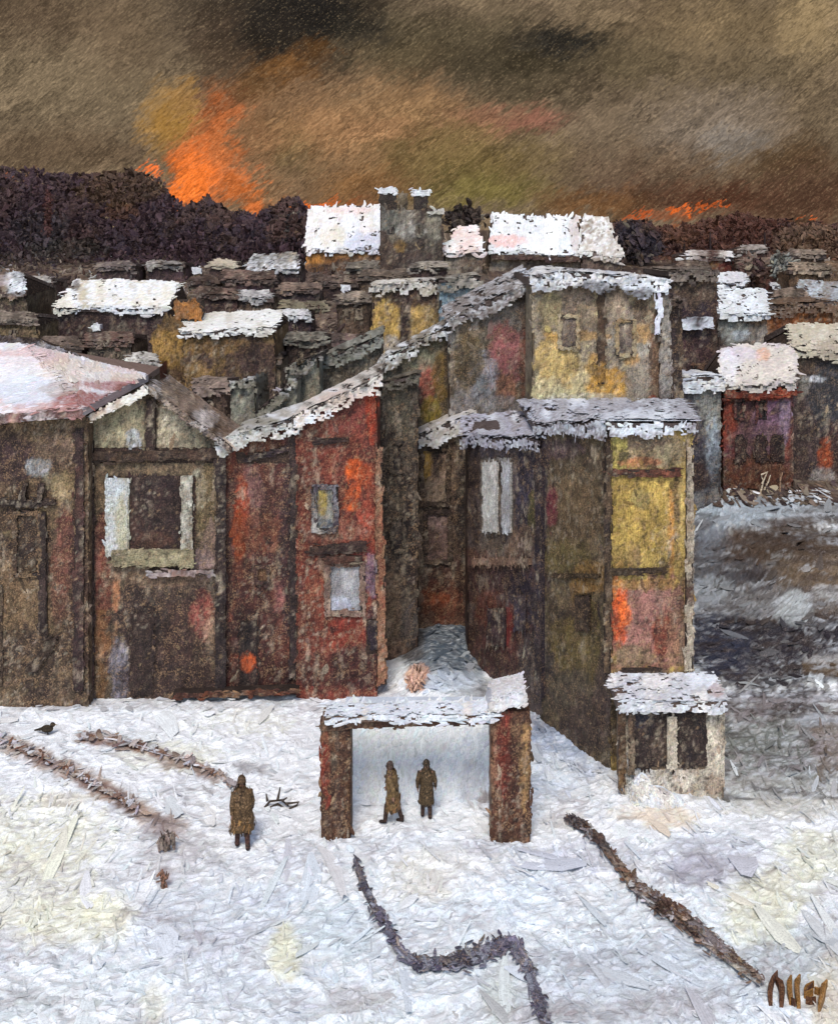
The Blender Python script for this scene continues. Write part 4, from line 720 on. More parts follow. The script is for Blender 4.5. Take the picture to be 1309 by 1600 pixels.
# ------------------------------------------------------------------ CENTRE BLOCK: long wall along the lane, yellow front
def centre_block():
    dA, dB, dK = 28.7, 35.3, 37.4
    t = thing('townhouse', 'tall house with yellow and rose front and olive side wall along the snowy lane', 'house', (4.78, dA, 0))
    A = P(955, 1212, dA); B0 = P(732, 1050, dB); dM = 31.6; B = P(848, 1100, dM); B[0] = A[0] + (B0[0] - A[0]) * (dM - dA) / (dB - dA); Cc = P(1080, 1212, dA); E = P(1062, 1000, dK)
    for p in (A, B, Cc, E): p[2] = -.4
    def top(p, py): q = p.copy(); q[2] = CZ - (py - HY) * p[1] / F; return q
    At, Bt, Ct = top(A, 672), top(B, 676), top(Cc, 672); Et = np.array([E[0], dK, top(E, 636)[2]])
    Kb = np.array([B[0], dK, -.4]); Kt = np.array([B[0], dK, Et[2]])
    m = M(); V = [A, Cc, E, Kb, B, At, Ct, Et, Kt, Bt]
    m.add(V, [(0, 1, 6, 5), (1, 2, 7, 6), (2, 3, 8, 7), (3, 4, 9, 8), (4, 0, 5, 9), (5, 6, 7, 8, 9), (0, 4, 3, 2, 1)], lin((60, 48, 42)))
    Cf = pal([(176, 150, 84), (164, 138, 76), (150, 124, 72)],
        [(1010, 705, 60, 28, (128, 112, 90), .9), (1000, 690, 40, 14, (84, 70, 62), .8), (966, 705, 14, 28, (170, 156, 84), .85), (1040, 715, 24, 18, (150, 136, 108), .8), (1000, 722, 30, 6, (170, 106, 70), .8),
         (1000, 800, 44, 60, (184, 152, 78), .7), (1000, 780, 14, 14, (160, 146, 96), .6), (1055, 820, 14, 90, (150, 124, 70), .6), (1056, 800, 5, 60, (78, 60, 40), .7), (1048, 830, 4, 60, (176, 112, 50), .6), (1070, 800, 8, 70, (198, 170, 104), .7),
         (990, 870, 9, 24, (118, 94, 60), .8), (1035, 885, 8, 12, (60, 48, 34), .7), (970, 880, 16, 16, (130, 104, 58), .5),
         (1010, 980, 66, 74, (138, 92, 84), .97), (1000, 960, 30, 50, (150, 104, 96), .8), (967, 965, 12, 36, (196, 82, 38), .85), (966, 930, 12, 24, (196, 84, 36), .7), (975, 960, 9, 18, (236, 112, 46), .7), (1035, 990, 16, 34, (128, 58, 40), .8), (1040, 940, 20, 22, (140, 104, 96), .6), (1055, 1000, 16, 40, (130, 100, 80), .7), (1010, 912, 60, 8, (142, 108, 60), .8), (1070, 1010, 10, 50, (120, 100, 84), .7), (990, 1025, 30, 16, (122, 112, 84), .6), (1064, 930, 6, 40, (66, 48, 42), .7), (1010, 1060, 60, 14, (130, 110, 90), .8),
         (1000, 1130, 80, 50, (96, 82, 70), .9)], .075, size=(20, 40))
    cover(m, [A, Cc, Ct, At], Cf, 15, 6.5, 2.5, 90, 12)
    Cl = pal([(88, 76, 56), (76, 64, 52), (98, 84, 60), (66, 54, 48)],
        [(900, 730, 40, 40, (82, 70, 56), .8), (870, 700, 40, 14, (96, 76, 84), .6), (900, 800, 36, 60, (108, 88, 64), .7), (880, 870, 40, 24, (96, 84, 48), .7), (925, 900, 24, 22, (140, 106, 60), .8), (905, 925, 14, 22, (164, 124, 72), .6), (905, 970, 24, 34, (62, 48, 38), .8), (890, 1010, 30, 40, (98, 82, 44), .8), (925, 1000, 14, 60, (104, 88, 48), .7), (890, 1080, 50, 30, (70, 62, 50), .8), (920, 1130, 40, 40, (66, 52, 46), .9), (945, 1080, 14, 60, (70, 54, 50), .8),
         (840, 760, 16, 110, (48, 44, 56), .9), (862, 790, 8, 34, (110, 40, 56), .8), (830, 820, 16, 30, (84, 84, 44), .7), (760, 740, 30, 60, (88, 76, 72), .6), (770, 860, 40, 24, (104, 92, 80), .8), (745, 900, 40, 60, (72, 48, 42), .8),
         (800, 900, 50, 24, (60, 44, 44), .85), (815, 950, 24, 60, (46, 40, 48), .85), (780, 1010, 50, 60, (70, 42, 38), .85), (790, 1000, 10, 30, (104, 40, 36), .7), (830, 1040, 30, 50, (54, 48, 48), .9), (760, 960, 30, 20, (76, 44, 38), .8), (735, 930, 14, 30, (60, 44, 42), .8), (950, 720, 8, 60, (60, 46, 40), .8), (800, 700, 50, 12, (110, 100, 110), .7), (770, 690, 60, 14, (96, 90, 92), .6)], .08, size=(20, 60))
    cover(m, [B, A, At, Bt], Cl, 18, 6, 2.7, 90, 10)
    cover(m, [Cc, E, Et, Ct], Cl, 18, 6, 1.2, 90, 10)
    m.build('wall', WALL, t)
    wx = (754, 716, 802, 832); B0[2] = -.4; B0t = top(B0, 692); Kb0 = np.array([B0[0], dK, -.4]); Kt0 = np.array([B0[0], dK, top(np.array([B0[0], dK, 0.]), 662)[2]])
    Kt1 = Kt.copy(); Kt1[2] = top(Kt1, 656)[2]; Mt = top(B, 696); e_ = np.array([-.02, .03, 0])
    t2 = thing('townhouse', 'plum and grey brown house with tall white shuttered window facing the snowy lane', 'house', B0 * [1, 1, 0])
    m = M(); V = [B0, B + e_, Mt + e_, B0t, Kb0, Kb + e_ * [1, 0, 0], Kt1 + e_ * [1, 0, 0], Kt0]
    m.add(V, [(0, 1, 2, 3), (1, 5, 6, 2), (5, 4, 7, 6), (4, 0, 3, 7), (3, 2, 6, 7), (0, 4, 5, 1)], lin((60, 48, 46)))
    Cg2 = pal([(92, 80, 74), (84, 70, 66), (104, 92, 86)],
        [(830, 760, 22, 110, (50, 46, 60), .95), (836, 800, 10, 30, (90, 84, 46), .8), (848, 720, 8, 30, (96, 92, 96), .6), (770, 690, 40, 20, (96, 90, 100), .6), (740, 760, 10, 110, (62, 52, 50), .8), (775, 865, 30, 24, (112, 98, 86), .85), (815, 850, 22, 24, (96, 74, 60), .8), (745, 900, 26, 40, (80, 50, 44), .8),
         (800, 905, 50, 20, (62, 42, 42), .9), (815, 950, 20, 50, (48, 42, 52), .9), (780, 1000, 46, 60, (82, 46, 40), .9), (792, 990, 9, 40, (118, 44, 40), .8), (760, 950, 16, 24, (92, 50, 40), .8), (830, 1030, 20, 40, (56, 50, 50), .9), (770, 1040, 30, 30, (66, 46, 44), .8)], .09, size=(18, 50))
    cover(m, [B0, B, Mt, B0t], Cg2, 18, 6, 3, 90, 12, excl=[wx]); cover(m, [Kb0, B0, B0t, Kt0], Cg2, 18, 6, 1.5, 90, 12); m.build('wall', WALL, t2)
    m = M(2.4); u2 = np.array([0, 0, .14]); q = [B0t + [-.2, -.12, .02], Mt + [-.05, -.2, .02], Kt1 + [-.05, 0, .02], Kt0 + [-.1, 0, .02]]; prism(m, q, u2, (78, 66, 64))
    Cs2 = pal([(206, 208, 214), (150, 146, 150), (190, 190, 204), (120, 108, 104), (222, 224, 230)], (), .07); cover_fan(m, [p + u2 + [0, 0, .08] for p in q], Cs2, 18, 6, 3.4, 10, 30, sc_=33, h=.3); cover(m, [q[0] - [0, 0, .12], q[1] - [0, 0, .16], q[1] + u2, q[0] + u2], Cs2, 13, 5, 1.2, 30, 60, h=.3); m.build('roof_snow', SNOW, t2)
    # snowy terrace roof
    up = np.array([0, 0, .17]); m = M(2.4); f_ = np.array([0, -.1, 0])
    q = [At + f_ + [-.12, 0, .02], Ct + f_ + [.12, 0, .02], Et + [.1, 0, .02], Kt + [-.1, 0, .02], Bt + [-.2, 0, .02]]; prism(m, q, up, (78, 66, 64))
    Cs = pal([(226, 230, 238), (196, 200, 210), (130, 122, 124), (206, 208, 214), (100, 90, 92), (222, 226, 232)], [(760, 670, 60, 30, (150, 146, 150), .6), (1000, 660, 60, 16, (230, 236, 242), .6), (900, 690, 50, 8, (120, 104, 104), .6), (790, 650, 40, 14, (186, 190, 206), .6)], .06)
    cover_fan(m, [p + up + [0, 0, .05] for p in q], Cs, 18, 5.5, 3.2, 0, 22, sc_=31, h=.3); cover(m, [q[0] - [0, 0, .16], q[1] - [0, 0, .06], q[1] + up, q[0] + up], Cs, 13, 5, 1.2, 30, 60, h=.3); cover(m, [q[4] - [0, 0, .12], q[0] - [0, 0, .2], q[0] + up, q[4] + up], Cs, 13, 5, 1.2, 30, 60, h=.3)
    m.build('roof_snow', SNOW, t)
    # bits on the front
    dk = pal([(44, 34, 30), (58, 44, 36)])
    quadbar('lintel', t, [(950, 742), (1062, 744), (1062, 734), (950, 735)], dA, pal([(54, 40, 34), (110, 60, 44), (40, 30, 28)]), DARK)
    quadbar('floor_beam', t, [(952, 898), (1040, 894), (1040, 888), (952, 890)], dA, pal([(52, 40, 30), (70, 54, 36)]), DARK)
    quadbar('floor_beam', t, [(972, 1052), (1032, 1053), (1032, 1045), (972, 1045)], dA, dk, DARK)
    quadbar('corner_post', t, [(944, 1050), (953, 1050), (954, 700), (946, 700)], dA, pal([(66, 52, 42), (90, 72, 54), (50, 40, 36)]), DARK, ang=90)
    quadbar('corner_post', t, [(1070, 1050), (1082, 1050), (1082, 700), (1072, 700)], dA, pal([(120, 100, 78), (170, 158, 140), (84, 62, 52)]), DARK, ang=90)
    # tall white window in the side wall (follows the receding wall)
    def W3(px, py, off=.08):
        tt = (px - 732) / (955 - 732); # solve for the wall point under the pixel column
        a = B0[:2]; b = A[:2]; k = (px - HX) / F
        s = (k * a[1] - a[0]) / ((b[0] - a[0]) - k * (b[1] - a[1])); p = a + (b - a) * s
        nrm = np.array([-(A[1] - B0[1]), A[0] - B0[0]]); nrm = nrm / np.linalg.norm(nrm)
        if nrm[0] > 0: nrm = -nrm
        z = CZ - (py - HY) * p[1] / F
        return np.array([p[0] + nrm[0] * off, p[1] + nrm[1] * off, z]), np.array([nrm[0], nrm[1], 0])
    def wpart(name, r, C, off, par, under, L=12, W=4):
        x0, y0, x1, y1 = r; q = [W3(x0, y1, off)[0], W3(x1, y1, off)[0], W3(x1, y0, off)[0], W3(x0, y0, off)[0]]; nr = W3(x0, y0)[1]
        m = M(); prism(m, q, -nr * (off + .05), under); cover(m, q, C, L, W, 2.6, 90, 10, h=.25); return m.build(name, WALL, par)
    fr = wpart('window', wx, pal([(104, 98, 92), (130, 124, 118)]), .05, t2, (90, 84, 80))
    wpart('pane', (784, 724, 795, 826), pal([(66, 58, 56), (84, 74, 70)]), .09, fr, (60, 54, 52))
    wpart('shutter', (760, 722, 782, 830), pal([(206, 204, 196), (176, 172, 166), (226, 220, 212)]), .12, fr, (190, 186, 180))
    wpart('shutter', (790, 722, 802, 832), pal([(190, 190, 192), (150, 146, 144)]), .12, fr, (170, 168, 164))
    sl_ = wpart('sill', (744, 872, 832, 882), pal([(150, 122, 104), (110, 84, 70)]), .14, t2, (120, 96, 80), 14, 4)
    wpart('window', (764, 950, 792, 1010), pal([(44, 36, 40), (70, 52, 50)]), .06, t2, (44, 36, 40), 12, 4)
    wpart('window', (806, 930, 824, 985), pal([(52, 46, 56), (84, 70, 70)]), .06, t2, (44, 36, 40), 12, 4)
    wpart('corner_post', (842, 700, 852, 1090), pal([(50, 44, 54), (66, 54, 52), (42, 36, 44)]), .12, t, (50, 44, 50), 16, 4)
    wpart('floor_beam', (870, 896, 940, 902), pal([(60, 48, 34)]), .1, t, (56, 46, 34), 14, 4)
    wpart('window', (902, 930, 924, 985), pal([(50, 40, 34), (64, 50, 38)]), .06, t, (50, 40, 34), 12, 4)
    wpart('lintel', (896, 914, 930, 924), pal([(150, 114, 64), (110, 84, 52)]), .1, t, (110, 84, 52), 12, 4)
centre_block()
t, _ = block('house', 'narrow beige windowed house set back at the head of the snowy lane', 'house', 38.6, 5, [(650, 694), (734, 656)], 970,
    pal([(92, 76, 66), (104, 86, 72), (78, 62, 54)], [(690, 940, 30, 30, (124, 66, 44), .8), (685, 930, 16, 24, (150, 72, 40), .6), (700, 900, 40, 24, (76, 50, 44), .8), (725, 780, 10, 90, (58, 52, 50), .85), (660, 830, 12, 60, (96, 84, 74), .6), (700, 960, 50, 16, (84, 50, 40), .8)], .08),
    band=16, st=.22, snow=[(216, 214, 210), (190, 180, 168), (226, 228, 232)], excl=[(657, 700, 702, 790), (663, 798, 705, 880)], L=17)
window(t, (657, 700, 702, 790), 38.6, pal([(140, 122, 104), (126, 106, 90), (110, 90, 78)], [(664, 720, 9, 26, (170, 134, 60), .8), (684, 722, 7, 20, (44, 36, 36), .9), (680, 770, 20, 16, (156, 136, 118), .7)]), pal([(56, 46, 42), (76, 62, 52)]), WALL, 4, L=11)
window(t, (663, 798, 705, 880), 38.6, pal([(122, 98, 92), (104, 82, 74), (84, 66, 60)], [(680, 815, 16, 12, (146, 122, 116), .7)]), pal([(62, 50, 46), (90, 74, 64)]), WALL, 4, L=11)
# narrow dark house right of the red one
t, _ = block('narrow_house', 'very narrow dark grey brown house squeezed against the red house', 'house', 35.6, 5, [(594, 606), (652, 588)], 1050,
    pal([(72, 62, 54), (62, 52, 46), (88, 78, 66), (54, 44, 42)], [(625, 640, 20, 40, (84, 80, 68), .8), (620, 860, 20, 60, (58, 48, 44), .8), (612, 960, 14, 60, (110, 90, 72), .7), (640, 820, 8, 80, (48, 40, 40), .8), (615, 1030, 30, 24, (110, 88, 74), .7), (650, 900, 8, 40, (58, 44, 40), .8), (640, 980, 14, 26, (96, 90, 86), .6)], .09), snow=[(84, 78, 68), (104, 98, 84)], band=5, st=.1, L=20)
for r_ in ((610, 690, 632, 738), (611, 808, 633, 862)): window(t, r_, 35.6, pal([(44, 38, 38), (60, 52, 48)]), pal([(104, 94, 80), (70, 60, 54)]), WALL, 3)

# ------------------------------------------------------------------ RED ROW HOUSES
RED = [(96, 52, 42), (82, 46, 40), (106, 58, 44), (72, 44, 40)]
ex = [(368, 706, 452, 724)]
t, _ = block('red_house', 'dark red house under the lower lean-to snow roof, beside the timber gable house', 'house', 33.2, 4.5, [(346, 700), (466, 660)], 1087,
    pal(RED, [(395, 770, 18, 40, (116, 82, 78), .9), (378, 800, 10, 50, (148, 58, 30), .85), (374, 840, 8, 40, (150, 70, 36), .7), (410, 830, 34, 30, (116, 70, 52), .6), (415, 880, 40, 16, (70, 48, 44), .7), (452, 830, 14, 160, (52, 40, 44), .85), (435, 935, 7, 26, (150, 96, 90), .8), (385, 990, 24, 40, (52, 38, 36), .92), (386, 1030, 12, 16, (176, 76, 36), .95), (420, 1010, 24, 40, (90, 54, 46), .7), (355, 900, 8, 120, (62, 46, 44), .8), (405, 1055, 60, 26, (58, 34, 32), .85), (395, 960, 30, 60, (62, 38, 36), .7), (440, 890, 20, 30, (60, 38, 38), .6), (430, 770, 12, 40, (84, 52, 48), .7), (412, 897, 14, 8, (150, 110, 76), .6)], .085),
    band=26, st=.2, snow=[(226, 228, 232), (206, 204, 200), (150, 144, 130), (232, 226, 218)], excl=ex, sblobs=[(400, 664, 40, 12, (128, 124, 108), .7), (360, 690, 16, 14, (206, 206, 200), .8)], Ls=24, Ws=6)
quadbar('beam', t, [(384, 724), (452, 704), (452, 696), (384, 716)], 33.2, pal([(52, 40, 44), (40, 32, 36)]), DARK, ang=-16)
quadbar('downpipe', t, [(452, 1060), (465, 1060), (465, 676), (454, 680)], 33.2, pal([(46, 38, 42), (58, 44, 42), (40, 34, 38)]), DARK, ang=90)
dm = [(371, 968), (384, 948), (392, 965), (398, 1000), (392, 1022), (376, 1020)]
quadbar('door', t, [(374, 1075), (404, 1075), (402, 970), (376, 970)], 33.2, pal([(46, 34, 32), (36, 28, 28), (60, 42, 38)], [(388, 1035, 10, 14, (180, 80, 38), .9), (386, 995, 6, 24, (24, 20, 22), .9)]), DARK, ang=90, proud=.05)
window(t, (398, 884, 420, 912), 33.2, pal([(74, 50, 44), (140, 102, 72)]), pal([(66, 46, 42)]), WALL, 3)
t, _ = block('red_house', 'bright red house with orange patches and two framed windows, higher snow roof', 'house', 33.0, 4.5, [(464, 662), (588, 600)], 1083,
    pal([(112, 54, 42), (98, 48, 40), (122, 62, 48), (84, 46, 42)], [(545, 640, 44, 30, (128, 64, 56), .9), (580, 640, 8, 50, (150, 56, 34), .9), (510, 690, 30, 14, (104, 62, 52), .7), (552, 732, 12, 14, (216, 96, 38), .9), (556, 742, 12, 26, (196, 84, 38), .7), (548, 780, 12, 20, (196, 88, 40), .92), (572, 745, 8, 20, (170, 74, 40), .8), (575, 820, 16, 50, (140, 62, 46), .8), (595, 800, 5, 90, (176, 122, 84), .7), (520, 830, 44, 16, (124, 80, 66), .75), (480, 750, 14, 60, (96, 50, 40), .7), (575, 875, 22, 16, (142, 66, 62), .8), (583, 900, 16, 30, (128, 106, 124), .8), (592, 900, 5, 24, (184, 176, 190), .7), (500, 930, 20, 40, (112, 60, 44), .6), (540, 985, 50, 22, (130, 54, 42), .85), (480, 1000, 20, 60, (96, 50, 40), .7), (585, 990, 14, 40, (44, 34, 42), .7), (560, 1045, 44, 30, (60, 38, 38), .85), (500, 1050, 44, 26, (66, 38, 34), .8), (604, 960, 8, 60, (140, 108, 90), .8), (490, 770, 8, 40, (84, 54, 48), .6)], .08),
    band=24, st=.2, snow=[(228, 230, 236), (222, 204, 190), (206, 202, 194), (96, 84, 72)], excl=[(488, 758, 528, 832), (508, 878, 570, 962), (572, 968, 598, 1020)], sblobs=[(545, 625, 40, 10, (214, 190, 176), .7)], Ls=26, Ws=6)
window(t, (488, 758, 528, 832), 33.0, pal([(124, 130, 126), (150, 150, 140), (90, 90, 96)], [(504, 785, 7, 22, (170, 146, 66), .9), (495, 800, 4, 30, (40, 36, 52), .8), (512, 820, 12, 8, (84, 104, 124), .6)]), pal([(120, 118, 124), (60, 48, 56), (150, 146, 140)]), WALL, 6, L=10, W=3)
window(t, (508, 878, 570, 962), 33.0, pal([(160, 160, 164), (140, 138, 140), (176, 178, 182)], [(522, 905, 10, 20, (110, 104, 104), .6), (530, 945, 14, 12, (186, 190, 206), .7), (545, 900, 10, 20, (190, 186, 186), .5)]), pal([(110, 84, 74), (132, 110, 98), (78, 54, 48)]), WALL, 7, L=10, W=4, cross=False)
panel('awning', t, (508, 870, 566, 880), 33.0, pal([(60, 40, 36), (84, 54, 44)]), DARK, proud=.18, thick=.16, ang=0)
quadbar('floor_beam', t, [(484, 868), (572, 862), (572, 846), (484, 856)], 33.0, pal([(66, 46, 40), (52, 38, 36), (90, 66, 54)]), DARK)
quadbar('beam', t, [(492, 694), (545, 690), (545, 684), (492, 686)], 33.0, pal([(52, 36, 34)]), DARK)
panel('cellar_window', t, (576, 970, 597, 1014), 33.0, pal([(38, 32, 40), (50, 38, 44)]), DARK, proud=.05)
quadbar('corner_post', t, [(590, 1070), (604, 1070), (596, 700), (588, 700)], 33.0, pal([(120, 66, 50), (150, 110, 84), (90, 54, 46)]), WALL, ang=90)
quadbar('step', t, [(270, 1092), (466, 1083), (466, 1077), (270, 1085)], 33.0, pal([(104, 58, 38), (70, 42, 36), (140, 104, 76)]), DARK, proud=.35, thick=.4)

# ------------------------------------------------------------------ TIMBER GABLE HOUSE
DB = 33.1
def gable_house():
    t = thing('gable_house', 'timber gable house with cream pediment and wide dark window opening', 'house', P(240, 1094, DB) * [1, 1, 0])
    pr = [(132, 664), (236, 612), (350, 694)]; fl, fr = P(134, 1094, DB), P(350, 1094, DB); fl[2] = fr[2] = -.4
    tops = [P(x, y, DB) for x, y in pr]; front = [fl, fr] + tops[::-1]; D = 2.3
    m = M(); prism(m, front, (0, D, 0), (60, 46, 42))
    ex = [(204, 744, 286, 858), (166, 745, 204, 868), (286, 742, 306, 868), (140, 700, 345, 722)]
    C = pal([(104, 90, 72), (92, 78, 64), (76, 60, 54)],
        [(185, 670, 50, 34, (150, 142, 116), .95), (205, 650, 40, 24, (142, 134, 108), .9), (210, 685, 10, 14, (176, 180, 184), .8), (280, 670, 44, 36, (170, 158, 134), .93), (275, 650, 20, 30, (186, 176, 152), .8), (310, 690, 20, 14, (120, 116, 98), .7), (236, 655, 10, 40, (54, 44, 38), .95), (270, 640, 10, 10, (80, 66, 56), .5),
         (240, 735, 100, 12, (110, 94, 74), .8), (310, 765, 12, 30, (190, 184, 164), .6), (322, 790, 16, 60, (100, 86, 58), .8), (150, 740, 10, 40, (70, 54, 48), .8), (315, 880, 20, 24, (146, 124, 124), .85), (330, 860, 14, 40, (130, 106, 96), .7), (156, 780, 10, 50, (110, 92, 70), .7), (160, 870, 12, 60, (104, 60, 54), .85), (162, 930, 12, 60, (118, 66, 54), .8), (160, 1020, 14, 60, (140, 98, 66), .9), (150, 1060, 20, 30, (96, 74, 50), .7),
         (250, 960, 60, 80, (62, 48, 44), .93), (220, 1040, 50, 50, (66, 50, 44), .9), (300, 1010, 40, 70, (70, 50, 44), .85), (316, 960, 16, 34, (124, 64, 56), .9), (330, 990, 8, 26, (150, 126, 104), .6), (182, 925, 5, 26, (206, 140, 100), .9), (181, 1000, 3, 30, (210, 160, 120), .5), (188, 1050, 14, 50, (118, 114, 122), .88), (220, 1015, 6, 20, (30, 26, 26), .8), (310, 1080, 50, 12, (100, 84, 74), .6), (260, 1060, 80, 24, (52, 38, 36), .85), (225, 980, 26, 50, (46, 36, 34), .8), (345, 850, 7, 200, (54, 42, 40), .9), (250, 900, 80, 14, (120, 96, 78), .8)], .085)
    cover(m, front, C, 17, 6, 2.5, 90, 14, ex)
    cover(m, [fl, tops[0], tops[0] + [0, D, 0], fl + [0, D, 0]], C, 17, 6, 1.2); m.build('wall', WALL, t)
    for (a, b, C_, nm, und) in ((tops[0], tops[1], pal([(206, 196, 182), (180, 160, 140), (140, 70, 62), (226, 224, 218), (120, 96, 80)], [(215, 606, 60, 10, (222, 222, 220), .6)], .07), 'roof_slope', (150, 130, 120)),
                                (tops[1], tops[2], pal([(70, 56, 48), (96, 76, 60), (140, 124, 112), (56, 46, 42), (186, 178, 174)], [(320, 655, 20, 14, (196, 186, 180), .8), (290, 632, 30, 10, (150, 130, 116), .6)], .08), 'roof_slope', (60, 48, 44))):
        dr = (b - a) / np.linalg.norm(b - a); k = np.array([0, -.4, 0]); up = np.array([0, 0, .2])
        a2, b2 = a + k + [0, 0, .02], b + k + [0, 0, .02]
        if a is tops[0]: a2 = a2 - dr * .35
        else: b2 = b2 + dr * .35
        m = M(); A2, B2 = a2 + [0, D + .5, -.1], b2 + [0, D + .5, -.1]; prism(m, [a2, b2, B2, A2], up, und)
        cover(m, [a2, b2, b2 + up, a2 + up], pal([(222, 216, 202), (236, 232, 222), (190, 170, 150)]) if a is tops[0] else C_, 16, 5, 3.2, math.degrees(math.atan2(dr[2], dr[0])), 8, h=.3)
        cover(m, [a2 + up, b2 + up, B2 + up, A2 + up], C_, 20, 6, 2.4, 60, 14, sc_=33); lab(m.build(nm, SNOW if a is tops[0] else WALL, t), 'snowy left roof slope' if a is tops[0] else 'bare dark right roof slope')
    quadbar('tie_beam', t, [(142, 722), (348, 716), (348, 702), (142, 708)], DB, pal([(70, 52, 42), (56, 44, 38), (90, 68, 50)]), DARK, proud=.16, thick=.2)
    quadbar('king_post', t, [(228, 704), (243, 704), (243, 624), (230, 624)], DB, pal([(50, 40, 38), (60, 46, 42)]), DARK, ang=90, proud=.14)
    quadbar('corner_post', t, [(128, 1090), (146, 1090), (146, 690), (130, 676)], DB, pal([(58, 44, 42), (48, 38, 38), (80, 56, 50)]), DARK, ang=90, proud=.14)
    quadbar('corner_post', t, [(338, 1080), (352, 1080), (352, 708), (338, 700)], DB, pal([(54, 42, 40), (46, 38, 38)]), DARK, ang=90, proud=.14)
    f = panel('window', t, (204, 744, 286, 858), DB, pal([(56, 40, 38), (44, 34, 34), (70, 50, 44)], [(240, 845, 26, 12, (90, 62, 50), .6)]), DARK, proud=.03, thick=.06, L=15)
    panel('shutter', t, (166, 748, 202, 868), DB, pal([(176, 174, 160), (150, 146, 128), (200, 204, 204)], [(176, 760, 14, 16, (196, 204, 210), .7), (190, 820, 8, 40, (188, 182, 150), .7)]), WALL, proud=.12, under=(140, 136, 120))
    panel('shutter', t, (284, 744, 300, 862), DB, pal([(150, 144, 130), (190, 186, 172), (120, 108, 92)]), WALL, proud=.12, under=(140, 136, 120))
    panel('sill', t, (176, 860, 302, 884), DB, pal([(142, 134, 104), (128, 118, 94)]), WALL, proud=.2, thick=.2, ang=0, under=(120, 110, 90))
    panel('ledge', t, (230, 892, 336, 899), DB, pal([(190, 184, 184), (130, 100, 90)]), SNOW, proud=.22, thick=.2, ang=0)
    panel('door', t, (206, 960, 240, 1085), DB, pal([(48, 38, 36), (58, 44, 40)]), DARK, proud=.05, thick=.08)
gable_house()

